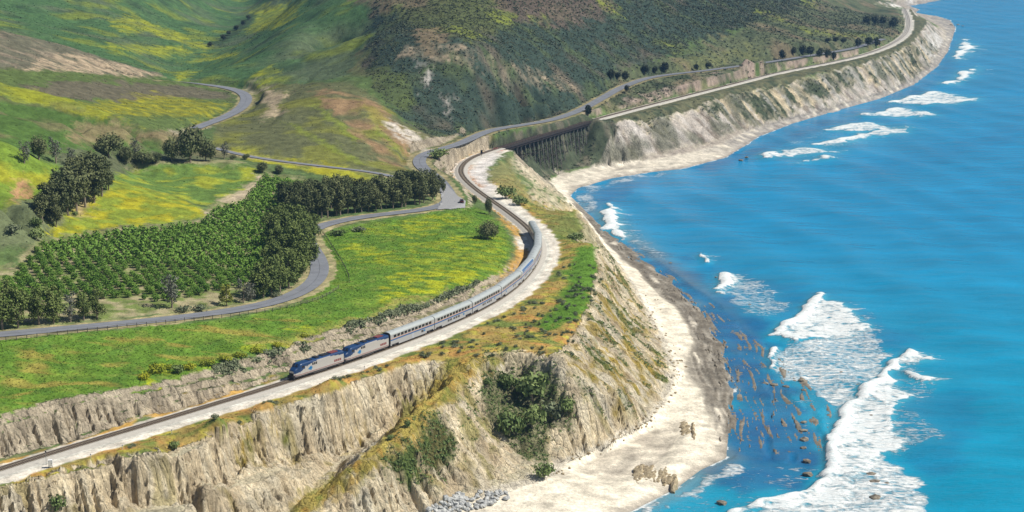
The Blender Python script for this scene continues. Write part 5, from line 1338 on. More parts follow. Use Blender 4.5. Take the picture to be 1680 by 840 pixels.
s_nose = track_s(478, 622.5)
lo = locomotive()
for i, lab in enumerate(("leading locomotive, silver and blue with nose at the front of the train", "second locomotive coupled behind the leading one, ahead of the coaches")):
    o = lo if i == 0 else copy_tree(lo)
    seat_on_track(o, s_nose + 0.4 + i * 21.3, 20.4, True); o.scale = (0.97, 0.97, 0.97); tag(o, lab, "locomotive", "locomotives of the passenger train")
protos = {}
s_c = s_nose + 2 * 21.3 + 0.5
order = ["bag", "coach", "coach", "diner", "lounge", "coach", "coach", "coach"]
labs = ["silver double deck coach right behind the locomotives", "second silver double deck coach from the locomotives", "third silver double deck coach from the locomotives", "fourth silver double deck coach, just ahead of the glazed lounge coach",
        "lounge coach with blue panorama windows curving into the roof", "silver coach right behind the glazed lounge coach", "silver coach second from the tail of the train", "last silver coach at the tail of the train"]
for i, (k, lab) in enumerate(zip(order, labs)):
    if k not in protos: o = protos[k] = coach(k)
    else: o = copy_tree(protos[k])
    o.scale = (0.925, 0.95, 0.95); seat_on_track(o, s_c + i * 23.9, 23.5, False); tag(o, lab, "train coach", "coaches of the passenger train")
# ------------------------------------------------------------------ vegetation
def leaf_material(name, c0, c1, scale=0.35):
    m, nt, b = mat_new(name)
    geo = nt.nodes.new("ShaderNodeNewGeometry"); oi = nt.nodes.new("ShaderNodeObjectInfo")
    no = nt.nodes.new("ShaderNodeTexNoise"); no.inputs["Scale"].default_value = scale; no.inputs["Detail"].default_value = 3
    nt.links.new(geo.outputs["Position"], no.inputs["Vector"])
    ad = nt.nodes.new("ShaderNodeMath"); ad.operation = 'MULTIPLY_ADD'; nt.links.new(oi.outputs["Random"], ad.inputs[0]); ad.inputs[1].default_value = 0.5; nt.links.new(no.outputs["Fac"], ad.inputs[2])
    a2 = nt.nodes.new("ShaderNodeMath"); a2.operation = 'MULTIPLY_ADD'; nt.links.new(geo.outputs["Random Per Island"], a2.inputs[0]); a2.inputs[1].default_value = 0.45; nt.links.new(ad.outputs[0], a2.inputs[2])
    mr = nt.nodes.new("ShaderNodeMapRange"); mr.inputs[1].default_value = 0.4; mr.inputs[2].default_value = 1.4; nt.links.new(a2.outputs[0], mr.inputs[0])
    mx = nt.nodes.new("ShaderNodeMix"); mx.data_type = 'RGBA'; mx.inputs["A"].default_value = (*c0, 1); mx.inputs["B"].default_value = (*c1, 1)
    nt.links.new(mr.outputs[0], mx.inputs["Factor"]); nt.links.new(mx.outputs["Result"], b.inputs["Base Color"])
    b.inputs["Roughness"].default_value = 0.75; b.inputs["Specular IOR Level"].default_value = 0.15
    return m
M_EUC = leaf_material("eucalyptus_leaves", (0.045, 0.066, 0.028), (0.185, 0.20, 0.085))
M_EUC2 = leaf_material("bright_eucalyptus_leaves", (0.055, 0.085, 0.026), (0.20, 0.25, 0.070))
M_GREYLEAF = leaf_material("grey_green_leaves", (0.075, 0.085, 0.065), (0.19, 0.195, 0.15))
M_CITRUS = leaf_material("citrus_leaves", (0.050, 0.125, 0.018), (0.19, 0.32, 0.05), 0.2)
M_SHRUB = leaf_material("shrub_leaves", (0.075, 0.125, 0.038), (0.24, 0.30, 0.105))
M_SAGE = leaf_material("sage_leaves", (0.085, 0.115, 0.060), (0.21, 0.235, 0.135))
M_CHAP = leaf_material("chaparral_leaves", (0.034, 0.050, 0.030), (0.105, 0.115, 0.062), 0.05)
M_DRYTREE = leaf_material("dark_far_tree_leaves", (0.025, 0.036, 0.022), (0.065, 0.075, 0.040))
M_BARK = simple("pale_bark", (0.26, 0.21, 0.16), 0.9, 0, 0.35, 1.5)
M_YEL = leaf_material("yellow_green_leaves", (0.14, 0.17, 0.03), (0.30, 0.30, 0.05))
def leaf_cloud(lobes, n, size, seed, up=0.35):
    """quads scattered through the shells of ellipsoid lobes"""
    r = np.random.default_rng(seed)
    L = np.array(lobes, float); vol = L[:, 3] * L[:, 4] * L[:, 5]; vol = vol ** 0.7
    k = r.choice(len(L), n, p=vol / vol.sum())
    d = r.normal(size=(n, 3)); d /= np.linalg.norm(d, axis=1)[:, None]
    rad = r.uniform(0.35, 1.0, n) ** 0.5
    rad *= 1 + 0.18 * r.normal(size=n)
    p = L[k, :3] + d * L[k, 3:6] * rad[:, None]
    nn = d * 0.9 + r.normal(size=(n, 3)) * 0.7 + (0, 0, up); nn /= np.linalg.norm(nn, axis=1)[:, None]
    a = np.cross(nn, r.normal(size=(n, 3))); a /= np.linalg.norm(a, axis=1)[:, None]; b = np.cross(nn, a)
    s = (size * r.uniform(0.6, 1.35, n))[:, None]
    v = np.stack([p - a * s, p - b * s * 0.6 + a * 0.1 * s, p + a * s, p + b * s * 0.6 - a * 0.15 * s], 1).reshape(-1, 3)
    f = np.arange(n * 4).reshape(-1, 4)
    return v, f
def euc_lobes(seed, h, w):
    r = np.random.default_rng(seed); out = []
    n = 15
    for i in range(n):
        t = 0.26 + 0.70 * (i + r.random()) / n
        ww = w * (0.55 + 0.6 * math.sin(math.pi * min(1, (t - 0.1) * 1.02)))
        a = r.uniform(0, 2 * math.pi); q = ww * r.uniform(0.15, 0.75)
        s = r.uniform(0.11, 0.17) * h * (1.15 - 0.35 * t)
        out.append((q * math.cos(a), q * math.sin(a), t * h, s * 0.95, s * 0.95, s * 1.05))
    return out
def trunk_mesh(name, lobes, h, r0, seed):
    r = random.Random(seed); mb = MB()
    top = 0.78 * h
    pts_ = [(0, 0, -0.6)] + [(r.uniform(-0.02, 0.02) * h, r.uniform(-0.02, 0.02) * h, top * k / 4) for k in range(1, 5)]
    mb.tube(pts_, [r0 * 1.25, r0, r0 * 0.8, r0 * 0.55, r0 * 0.3], 7)
    for L in r.sample(lobes, min(7, len(lobes))):
        t = max(0.15, min(0.7, L[2] / h - 0.22)); z = t * h
        base = (0, 0, z); mid_ = (L[0] * 0.5, L[1] * 0.5, (z + L[2]) / 2 + 0.02 * h)
        mb.tube([base, mid_, (L[0], L[1], L[2])], [r0 * 0.45, r0 * 0.3, r0 * 0.12], 5)
    return mb.mesh(name, M_BARK)
TREE_KINDS = {}
def tree_kind(key, h, w, nleaf, size, mat, variants, dome=False, r0=0.3):
    vs = []
    for q in range(variants):
        seed = hash((key, q)) % 100000 if False else sum(map(ord, key)) * 31 + q
        if dome:
            r = np.random.default_rng(seed); lob = []
            for i in range(9):
                a = r.uniform(0, 6.283); d = w * r.uniform(0.1, 0.62); z = h * r.uniform(0.36, 0.72); s = w * r.uniform(0.40, 0.58)
                lob.append((d * math.cos(a), d * math.sin(a), z, s, s, h * r.uniform(0.24, 0.34)))
            lob.append((0, 0, h * 0.66, w * 0.55, w * 0.55, h * 0.32))
        else: lob = euc_lobes(seed, h, w)
        v, f = leaf_cloud(lob, nleaf, size, seed + 5)
        v[:, 2] = np.maximum(v[:, 2], 0.05)
        vs.append((mesh_np("crown", v, f, mat), trunk_mesh("trunk", lob, h, r0, seed)))
    TREE_KINDS[key] = (vs, h)
tree_kind("euc", 15.0, 3.6, 2000, 0.42, M_EUC, 5)
tree_kind("eucb", 15.0, 4.2, 2400, 0.42, M_EUC2, 4)
tree_kind("round", 10.0, 6.0, 2400, 0.42, M_EUC, 4, True, 0.35)
tree_kind("grey", 9.0, 2.6, 520, 0.32, M_GREYLEAF, 3, False, 0.22)
tree_kind("far", 8.0, 5.0, 700, 0.62, M_DRYTREE, 4, True, 0.3)
tree_kind("citrus", 2.9, 2.0, 420, 0.26, M_CITRUS, 5, True, 0.12)
tree_kind("bush", 2.0, 1.9, 420, 0.22, M_SHRUB, 4, True, 0.08)
tree_kind("sage", 1.3, 1.35, 200, 0.17, M_SAGE, 4, True, 0.05)
tree_kind("mustard", 1.6, 1.9, 420, 0.2, leaf_material("mustard_flowers", (0.16, 0.22, 0.03), (0.42, 0.42, 0.03)), 3, True, 0.05)
tree_kind("yellow", 5.0, 2.2, 420, 0.28, M_YEL, 2, False, 0.12)
_tc = [0]
def plant(kind, loc, height, name, label, cat, group, width=None):
    vs, h0 = TREE_KINDS[kind]; _tc[0] += 1
    cm, tm = vs[_tc[0] % len(vs)]
    k = height / h0; kw = k if width is None else width
    o = empty(name, (loc[0], loc[1], loc[2] - 0.1), random.uniform(0, 6.283))
    o.scale = (kw, kw, k)
    link("crown", cm, o); link("trunk", tm, o)
    return tag(o, label, cat, group)
def px_per_m(p):
    d = p[1] * COS_P + (CAM_H - p[2]) * SIN_P
    return FPX / d
def plant_px(kind, px, py, top, name, label, cat, group, wpx=None):
    p = on_land(px, py); s = px_per_m(p)
    w = None
    if wpx: w = wpx / s / 2 / {"mustard": 2.0, "round": 6.2, "far": 5.2, "bush": 2.0, "sage": 1.4, "citrus": 2.1}.get(kind, 4.0)
    return plant(kind, p, max(1.0, (py - top) / s / 0.97), name, label, cat, group, w)
R = random.Random(11)
TOPLINE = ([450, 480, 520, 560, 600, 650, 690, 720, 735], [303, 296, 291, 289, 293, 281, 276, 281, 290])
BASEL = ([480, 520, 600, 660, 705, 728], [362, 360, 349, 341, 334, 318])
ROWN = ("front row", "middle row", "back row")
G1 = "eucalyptus trees of the grove behind the road bend"
LAB1 = "tall dark eucalyptus in the long grove above the meadow road"
for r_, (x0, x1, dx, dy) in enumerate(((488, 731, 10.5, 2), (470, 728, 12.5, 13), (462, 716, 15, 24))):
    for x in np.arange(x0, x1, dx):
        xx = x + R.uniform(-3, 3); by = np.interp(xx, *BASEL) - dy + R.uniform(-1.5, 1.5); ty = np.interp(xx, *TOPLINE) + R.uniform(-2, 11) + (6 if r_ == 0 else 0)
        plant_px("euc", xx, by, ty, "eucalyptus_tree", "tall dark eucalyptus in the " + ROWN[r_] + " of the long grove, " + ("toward the orchard" if xx < 560 else "near its middle" if xx < 650 else "toward the turnout"), "tree", G1)
G2 = "eucalyptus trees inside the road bend"; LAB2 = "bright topped eucalyptus in the clump inside the road bend beside the orchard"
for x, by, ty in ((418, 490, 446), (432, 489, 430), (446, 486, 424), (460, 480, 420), (474, 472, 410), (487, 461, 398), (497, 449, 385), (503, 436, 374), (506, 420, 362), (502, 402, 348), (492, 390, 338), (478, 384, 334), (462, 384, 336), (450, 392, 340),
                  (447, 410, 352), (455, 430, 372), (470, 440, 376), (484, 430, 362), (488, 408, 350), (470, 408, 346), (440, 455, 405), (455, 455, 396), (514, 396, 352)):
    plant_px("eucb", x, by, ty, "eucalyptus_tree", LAB2, "tree", G2)
G3 = "dark trees on the spur left of the orchard"; LAB3 = "dark dense tree in the clump on the spur above the yellow slope"
for x, by, ty in ((70, 366, 318), (84, 362, 300), (98, 358, 290), (112, 354, 276), (126, 348, 266), (140, 340, 258), (154, 332, 254), (167, 322, 256), (178, 312, 266), (76, 350, 300), (100, 342, 280), (125, 332, 262), (148, 320, 252), (92, 372, 322)):
    plant_px("euc", x, by, ty, "dark_tree", LAB3, "tree", G3)
for kind, x, by, ty, lab, w in (("round", 64, 262, 221, "dark round tree leftmost in the row below the dark green slope", 40), ("grey", 40, 268, 232, "grey thin tree at the left edge of the hillside tree row", None), ("grey", 92, 268, 226, "pale green tree beside the dark round tree on the left", None), ("grey", 118, 272, 242, "low grey tree behind the dark clump on the spur", None),
                             ("round", 178, 258, 216, "rounded dark tree standing alone behind the clump on the spur", 56), ("round", 206, 266, 240, "low dark tree right of the rounded dark tree", 34), ("round", 234, 268, 246, "low wide dark tree on the bank below the sloping field", 44), ("round", 256, 268, 249, "small dark tree next to the largest tree of the hillside row", 26),
                             ("round", 312, 266, 203, "largest tree of the hillside row, with a ragged crown", 62), ("round", 282, 264, 226, "tree leaning against the left of the largest hillside tree", 36), ("round", 338, 264, 224, "tree against the right of the largest hillside tree", 34), ("grey", 368, 260, 234, "grey thin tree at the right end of the hillside row", None), ("grey", 222, 256, 226, "bare grey tree above the low dark trees", None)):
    plant_px(kind, x, by, ty, "hillside_tree", lab, "tree", "trees of the hillside row", w)
for x, by, w, h in ((430, 283, 26, 18), (457, 284, 22, 15), (403, 262, 16, 10), (382, 262, 14, 9)):
    plant_px("round", x, by, by - h, "round_tree", "small dark round tree between the lane and the orchard", "tree", "round trees by the lane", w)
for i, (x, by, ty, k, lab) in enumerate(((4, 541, 462, "eucb", "tall leafy tree at the left edge by the road"), (30, 538, 470, "eucb", "second tall leafy tree from the left edge by the road"), (64, 533, 474, "eucb", "leafy tree third from the left edge by the road"), (88, 531, 470, "eucb", "leafy tree left of the grey tree by the road"),
                              (116, 528, 478, "grey", "grey thinning tree in the roadside row by the orchard corner"), (138, 526, 480, "eucb", "leafy tree between the grey tree and the last tree of the roadside row"), (160, 523, 474, "eucb", "last leafy tree of the roadside row toward the orchard gap"), (282, 505, 448, "grey", "grey tree standing alone between the orchard and the road"),
                              (372, 501, 466, "yellow", "small yellow green tree at the orchard edge"), (400, 497, 458, "grey", "grey leafless tree at the left foot of the bend clump"), (412, 494, 462, "grey", "thin grey tree touching the bend clump"))):
    plant_px(k, x, by, ty, "roadside_tree", lab, "tree", "trees along the orchard side of the road")
for x, by, ty, w, lab in ((802, 352, 322, 15, "dark upright tree beside the railway above the meadow"), (779, 334, 319, 12, "small dark tree by the railway near the turnout"), (800, 393, 360, 42, "wide dark bush at the meadow corner below the railway")):
    plant_px("round", x, by, ty, "railway_tree" if w < 40 else "wide_bush", lab, "tree" if w < 40 else "bush", None, w)
for x, by, ty, w in ((1003, 131, 113, 16), (1014, 131, 118, 12), (1026, 131, 116, 16), (1058, 122, 106, 17), (1075, 120, 108, 12), (1092, 120, 101, 16), (965, 189, 172, 18), (1028, 151, 139, 10), (1142, 116, 104, 12), (1162, 112, 102, 12), (1283, 98, 81, 14), (1302, 90, 76, 10), (1318, 90, 73, 14), (1330, 94, 75, 16), (1345, 94, 78, 14), (1358, 94, 80, 14), (1368, 98, 84, 12),
                     (1358, 70, 62, 12), (1372, 68, 60, 14), (1384, 70, 62, 12), (1408, 78, 62, 16), (1424, 78, 60, 16), (1438, 76, 62, 14), (1422, 40, 26, 16), (1436, 42, 24, 18), (1449, 43, 27, 14), (1466, 46, 28, 18), (345, 77, 68, 10), (367, 66, 56, 12), (376, 58, 50, 10), (388, 50, 41, 12), (399, 42, 33, 10), (408, 32, 24, 10)):
    up = x < 500
    plant_px("far", x, by, ty, "far_tree", "small dark tree along the creek between the upper hills" if up else ("far dark tree on the bench inland of the railway" if x > 1100 else "dark round tree beside the road above the trestle"), "tree", "creek trees of the upper valley" if up else ("far trees on the railway bench" if x > 1100 else "trees beside the road above the trestle"), w)

# orchard rows
OT = [(-150, 470), (5, 462), (30, 446), (72, 402), (130, 390), (330, 368), (352, 346), (405, 328), (432, 290), (500, 302), (505, 330), (452, 372), (438, 440), (420, 470), (335, 482), (275, 496), (185, 490), (60, 500), (-150, 515)]
OP = np.array([lookdown(*p) for p in OT])
ang = math.radians(24); sp = 3.7
cx, cy = OP.mean(0); ii, jj = np.meshgrid(np.arange(-60, 61), np.arange(-60, 61))
ox = cx + (ii * math.cos(ang) - jj * math.sin(ang)) * sp; oy = cy + (ii * math.sin(ang) + jj * math.cos(ang)) * sp
ox = ox + rng.normal(0, 0.3, ox.shape); oy = oy + rng.normal(0, 0.3, oy.shape)
inn = pip(OP, ox, oy) & (np.abs(lookup(RD1, ox, oy)) > 7)
ox, oy = ox[inn], oy[inn]; gap = fbm(ox / 16, oy / 16, 2, 66.0)
near_gap = np.clip((560 - oy) / 50, 0, 1)
keep_t = (rng.random(len(ox)) < 0.975 - 0.14 * near_gap) & (gap < 0.72 - 0.3 * near_gap)
ox, oy = ox[keep_t], oy[keep_t]; oz = lookup(H, ox, oy)
order_ = np.argsort(oy); ox, oy, oz = ox[order_], oy[order_], oz[order_]
print("orchard trees", len(ox))
for i in range(min(300, len(ox))):
    plant("citrus", (ox[i], oy[i], oz[i]), R.uniform(1.9, 2.9), "orchard_tree", "round bright green fruit tree in the orchard rows", "tree", "orchard trees")
def merge_clumps(name, P, sizes, heights, nq, leaf, mat, cols=None, seed=1, up=0.3, **props):
    """many small leaf clumps as one mass"""
    r = np.random.default_rng(seed); n = len(P)
    d = r.normal(size=(n, nq, 3)); d[..., 2] = np.abs(d[..., 2]); d /= np.linalg.norm(d, axis=2)[..., None]
    c = P[:, None, :] + d * np.stack([sizes, sizes, heights], 1)[:, None, :] * r.uniform(0.45, 1.0, (n, nq, 1))
    nn = d + r.normal(size=d.shape) * 0.6 + (0, 0, up); nn /= np.linalg.norm(nn, axis=2)[..., None]
    a = np.cross(nn, r.normal(size=d.shape)); a /= np.linalg.norm(a, axis=2)[..., None]; b = np.cross(nn, a)
    s = (leaf * sizes[:, None] * r.uniform(0.6, 1.3, (n, nq)))[..., None]
    v = np.stack([c - a * s, c - b * s * 0.7, c + a * s, c + b * s * 0.7], 2).reshape(-1, 3)
    me = mesh_np(name, v, np.arange(n * nq * 4).reshape(-1, 4), mat)
    if cols is not None: color_attr(me, "cover", np.repeat(cols, nq * 4, axis=0))
    return link(name, me, None, kind="stuff", **props)
if len(ox) > 300:
    k = np.arange(300, len(ox)); P = np.stack([ox[k], oy[k], oz[k] + 0.4], 1)
    merge_clumps("orchard_rows", P, rng.uniform(1.5, 2.0, len(k)), rng.uniform(1.8, 2.5, len(k)), 70, 0.26, M_CITRUS, None, 3, label="green fruit trees of the farther orchard rows", category="orchard")

# scattering by cover
CELL = (DU * Y) * (DV[:, None] * Y)
def scatter(mask, n, seed):
    r = np.random.default_rng(seed); w = (mask * CELL).ravel().astype(np.float64); w = np.maximum(w, 0); cs = np.cumsum(w); k = np.searchsorted(cs, r.random(n) * cs[-1])
    x = X.ravel()[k] + r.uniform(-0.5, 0.5, n) * DU * Y.ravel()[k]; y = Y.ravel()[k] + r.uniform(-0.5, 0.5, n) * np.repeat(DV, NC)[k] * Y.ravel()[k]
    return np.stack([x, y, lookup(H, x, y)], 1), k
offroad = sstep(5.5, 7, np.minimum(np.minimum(np.abs(RD1), np.abs(RD2)), np.abs(RD3))) * sstep(5, 7, np.abs(TD))
inview = (Y < 2200) * (np.abs(GU) < 0.33)
lum = C.sum(2)
chap = SCRUB * (0.15 + 0.85 * sstep(0.42, 0.28, lum)) * offroad * inview * (H > 12)
chap = np.maximum(chap, offroad * inview * (TD < -5) * (TD > -45) * (TA > S_T0 - 10) * (TA < S_T1 + 150) * (H > 9) * 0.9)
chap = np.maximum(chap, BENCH * offroad * inview * 0.28)
chap = np.maximum(chap, fc * veg * 0.45 * (C[..., 0] < 0.2) * inview)
chap = np.maximum(chap, veg * (H > 4) * (Y < 1150) * offroad * 0.8)
chap = np.maximum(chap, tg * (Y > 900) * (np.abs(TD) > 8) * 0.6)
facing = ((SX * X + SY * Y + (CAM_H - H)) > 0)
P, k = scatter(chap * facing * (Y < 1900), 52000, 5)
sz = rng.uniform(0.4, 1.15, len(P)) * np.clip(P[:, 1] / 1000, 0.9, 1.6)
merge_clumps("chaparral", P, sz, sz * 0.8, 5, 0.50, M_CHAP, None, 6, 1.0, label="dark low chaparral scrub covering the hillsides", category="scrub")
# grass and flowers standing on the open ground
m_, nt, b = mat_new("grass_tufts"); at = nt.nodes.new("ShaderNodeAttribute"); at.attribute_name = "cover"; nt.links.new(at.outputs["Color"], b.inputs["Base Color"]); b.inputs["Roughness"].default_value = 0.9; b.inputs["Specular IOR Level"].default_value = 0.1
gm_ = MEADOW * offroad * (Y < 1000) + 0.55 * BLUFF * sstep(gedge + 1, gedge + 2.5, TD) * (1 - isrock)
P, k = scatter(gm_ * (SL2 < 0.8), 34000, 8)
sz = rng.uniform(0.16, 0.34, len(P)); cc = C.reshape(-1, 3)[k] * rng.uniform(0.95, 1.3, (len(P), 1))
merge_clumps("meadow_grass", P, sz, sz * 0.9, 3, 0.75, m_, cc, 9, 1.3, label="tufts of grass and flowers on the meadow and bluff", category="grass")
hillg = (1 - SCRUB) * (1 - BENCH) * offroad * (Y > 560) * (Y < 1500) * (H > 30) * (np.abs(GU) < 0.33) * (GU < 0.05)
P, k = scatter(hillg, 11000, 18)
sz = rng.uniform(0.22, 0.5, len(P)) * np.clip(P[:, 1] / 800, 0.9, 1.6); cc = C.reshape(-1, 3)[k] * rng.uniform(0.75, 1.2, (len(P), 1))
merge_clumps("hill_grass", P, sz, sz * 0.6, 3, 0.7, m_, cc, 19, 0.9, label="clumps of grass and low plants on the hill slopes", category="grass")
# brush along the top of the cutting
cb_ = cut.astype(np.float32)
for _ in range(7): cb_[1:-1, 1:-1] = (cb_[:-2, 1:-1] + cb_[2:, 1:-1] + cb_[1:-1, :-2] + cb_[1:-1, 2:] + cb_[1:-1, 1:-1]) / 5
bt = sstep(0.08, 0.3, cb_) * (1 - sstep(0.55, 0.9, cb_)) * (H > 29.6) * (TD < -6) * (TD > -22) * (TA < S_T0 - 230) * (TA > 120)
P, k = scatter(bt * sstep(-0.2, 0.3, fbm(X / 12, Y / 12, 2, 88.0) + 0.35 * (TA > 230)), 900, 21)
sz = rng.uniform(0.5, 1.15, len(P))
merge_clumps("cutting_brush", P, sz, sz * 0.9, 12, 0.36, M_SAGE, None, 22, label="grey green brush along the lip of the railway cutting", category="brush")
# brush on the overgrown cliff slopes
bsl = region([(628, 770), (700, 685), (722, 690), (750, 735), (735, 765), (705, 772), (690, 790), (640, 792)], 0.7) + region([(785, 610), (830, 600), (910, 605), (945, 650), (945, 690), (900, 715), (890, 770), (830, 730), (800, 690)], 0.8) * 0.6 + 0.22 * region([(765, 640), (790, 630), (800, 660), (785, 710), (765, 720), (750, 690)], 0.6)
bsl = bsl + 0.35 * GRN
P, k = scatter(bsl * (H > 4), 3200, 31)
sz = rng.uniform(0.25, 0.7, len(P))
merge_clumps("cliff_brush", P, sz, sz * 0.9, 10, 0.4, M_SHRUB, None, 32, label="low green and brown brush on the overgrown cliff slope", category="brush")
# shrubs one can tell apart on the bluff
bs = BLUFF * sstep(gedge + 2, gedge + 5, TD) * (SL2 < 0.7) * sstep(-0.1, 0.4, fbm(X / 10, Y / 10, 2, 131.0) + 0.1) * (Y < 620)
P, k = scatter(bs, 170, 41)
for p in P:
    plant("sage", p, R.uniform(0.6, 1.4), "sage_shrub", "small grey green shrub on the grassy bluff top", "shrub", "shrubs scattered on the bluff top", R.uniform(0.5, 1.1))
for x, by, w, h in ((236, 622, 26, 12), (258, 612, 34, 16), (276, 606, 20, 9), (312, 606, 30, 12), (338, 599, 30, 11), (366, 592, 28, 10), (394, 586, 26, 10), (420, 579, 26, 10), (452, 569, 22, 8), (500, 553, 18, 7)):
    plant_px("mustard", x, by, by - h, "mustard_bush", "yellow flowering bush along the meadow lip above the cutting", "bush", "yellow bushes above the cutting", w)
for x, by, w, h, lab in ((872, 655, 82, 46, "broad bright green bush highest in the cliff hollow"), (832, 640, 46, 30, "green bush left of the broad one in the cliff hollow"), (905, 690, 62, 34, "grey green bush at the right of the cliff hollow"), (835, 715, 58, 46, "round green bush low in the cliff hollow"), (872, 700, 56, 36, "bush in the middle of the cliff hollow"),
                         (930, 676, 40, 26, "brownish bush under the dark scarp of the hollow"), (893, 786, 44, 26, "bush at the foot of the hollow beside the beach"), (800, 632, 22, 14, "small bush under the rim of the hollow"), (95, 838, 40, 26, "green bush on the lower cliff at the bottom left"), (288, 736, 30, 14, "low bush at the bluff edge above the deep crevices"),
                         (830, 326, 44, 20, "dark bush patch on the headland seaward of the railway"), (852, 336, 34, 16, "second dark bush patch on the headland above the water"), (945, 395, 40, 14, "low green bush at the narrow neck of the bluff"), (640, 722, 16, 10, "bush beside the yellow spur crest"), (668, 700, 18, 12, "bush in the ravine head left of the yellow spur"),
                         (292, 612, 28, 16, "dark bush at the notch in the cutting"), (555, 386, 40, 10, "low dark bush at the upper corner of the meadow"), (590, 380, 34, 9, "grey bush pile by the road at the top of the meadow"), (20, 384, 38, 18, "grey green bush in the gully at the left edge"), (60, 392, 34, 20, "dark bush at the foot of the dark tree clump"), (62, 372, 26, 16, "bush between the gully and the dark tree clump"),
                         (124, 355, 16, 9, "single round bush on the yellow slope"), (330, 510, 40, 12, "grey bush by the road under the orchard"), (300, 512, 36, 12, "low sage bush by the road beside the lone grey tree"), (455, 487, 30, 10, "sage bush at the inner edge of the road bend"), (95, 500, 30, 14, "bush under the roadside trees at left"), (720, 262, 40, 18, "dark bush above the white rock cut by the road")):
    plant_px("bush" if "grey" not in lab and "sage" not in lab else "sage", x, by, by - h, "bush", lab, "bush", None, w)
# ------------------------------------------------------------------ rocks
def rock_material(name, c0, c1):
    m, nt, b = mat_new(name)
    geo = nt.nodes.new("ShaderNodeNewGeometry"); no = nt.nodes.new("ShaderNodeTexNoise"); no.inputs["Scale"].default_value = 1.1; no.inputs["Detail"].default_value = 6
    nt.links.new(geo.outputs["Position"], no.inputs["Vector"])
    mx = nt.nodes.new("ShaderNodeMix"); mx.data_type = 'RGBA'; mx.inputs["A"].default_value = (*c0, 1); mx.inputs["B"].default_value = (*c1, 1)
    mr = nt.nodes.new("ShaderNodeMapRange"); mr.inputs[1].default_value = 0.35; mr.inputs[2].default_value = 0.65; nt.links.new(no.outputs["Fac"], mr.inputs[0])
    nt.links.new(mr.outputs[0], mx.inputs["Factor"]); nt.links.new(mx.outputs["Result"], b.inputs["Base Color"]); b.inputs["Roughness"].default_value = 0.9
    bp = nt.nodes.new("ShaderNodeBump"); bp.inputs["Strength"].default_value = 0.6; bp.inputs["Distance"].default_value = 0.3; nt.links.new(no.outputs["Fac"], bp.inputs["Height"]); nt.links.new(bp.outputs[0], b.inputs["Normal"])
    return m
M_RIP = rock_material("pale_grey_boulder", (0.26, 0.27, 0.27), (0.52, 0.52, 0.49))
M_REEF = rock_material("dark_reef_rock", (0.10, 0.085, 0.066), (0.29, 0.25, 0.185))
M_TANR = rock_material("tan_layered_rock", (0.22, 0.17, 0.10), (0.46, 0.38, 0.24))
def boulder_mesh(name, seed, mat, flat_=0.75):
    bm = bmesh.new(); bmesh.ops.create_icosphere(bm, subdivisions=1, radius=1.0)
    r = random.Random(seed)
    for v in bm.verts:
        v.co *= r.uniform(0.72, 1.18); v.co.z *= flat_
    me = bpy.data.meshes.new(name); bm.to_mesh(me); bm.free(); me.materials.append(mat); return me
BM = [boulder_mesh("boulder", 40 + k, M_RIP) for k in range(6)]
RB = random.Random(5)
def pick(P):
    xs_ = [p[0] for p in P]; ys_ = [p[1] for p in P]
    while True:
        x, y = RB.uniform(min(xs_), max(xs_)), RB.uniform(min(ys_), max(ys_))
        if pip(np.array(P, float), np.array([x]), np.array([y]))[0]: return x, y
for k in range(150):
    x, y = pick([(700, 838), (735, 815), (775, 806), (835, 808), (838, 820), (800, 830), (760, 842), (700, 850)])
    p = on_land(x, y); o = link("boulder", BM[k % 6]); s = RB.uniform(0.55, 1.25)
    o.location = (p[0], p[1], p[2] + s * 0.3); o.scale = (s, s * RB.uniform(0.7, 1), s * RB.uniform(0.6, 1)); o.rotation_euler = (RB.uniform(-0.4, 0.4), RB.uniform(-0.4, 0.4), RB.uniform(0, 6.28))
    tag(o, "pale grey boulder in the pile at the foot of the cliff", "boulder", "boulders piled at the cliff foot")
BT = [boulder_mesh("fallen_rock", 60 + k, M_TANR) for k in range(4)]
TOE = [(890, 785), (930, 752), (1000, 718), (1055, 690), (1088, 655), (1104, 612), (1090, 566), (1065, 520), (1045, 482)]
for k in range(110):
    i = RB.randrange(len(TOE) - 1); t = RB.random()
    x = TOE[i][0] * (1 - t) + TOE[i + 1][0] * t + abs(RB.gauss(0, 12)); y = TOE[i][1] * (1 - t) + TOE[i + 1][1] * t + RB.gauss(2, 5)
    p = on_land(x, y); o = link("fallen_rock", BT[k % 4]); s = RB.uniform(0.18, 0.6)
    o.location = (p[0], p[1], p[2] + s * 0.25); o.scale = (s, s, s); o.rotation_euler = (0, 0, RB.uniform(0, 6.28))
    tag(o, "small tan rock fallen onto the sand below the cliff", "rock", "rocks fallen below the sea cliff")
def rib_mesh(name, L, w, h, seed, mat, big_=None):
    """a jagged upturned stratum"""
    r = random.Random(seed); n = max(4, int(L / 1.1)); rows = []
    for i in range(n + 1):
        t = i / n; e = min(1, 5 * t, 5 * (1 - t)) if 0 < t < 1 else 0.15
        hh = h * e * max(-0.9, 1.6 * math.sin(i * 1.7 + seed) * r.uniform(0.2, 1.0) + r.uniform(-0.7, 0.55)) if big_ is None else h * e * r.uniform(0.5, 1.1); ww = w * (0.45 + 0.55 * e) * r.uniform(0.6, 1.2); dx = r.uniform(-0.25, 0.25) * w
        y = (t - 0.5) * L
        rows.append([(dx - ww / 2, y, -0.5), (dx - ww * 0.42, y, hh * r.uniform(0.5, 0.8)), (dx - ww * 0.1, y, hh), (dx + ww * 0.3, y, hh * r.uniform(0.4, 0.9)), (dx + ww / 2, y, -0.5)])
    v, f = grid_mesh(rows); mb = MB(); mb.add(v, f); mb.add(rows[0], [(0, 1, 2, 3, 4)]); mb.add(rows[-1], [(4, 3, 2, 1, 0)])
    return mb.mesh(name, mat)
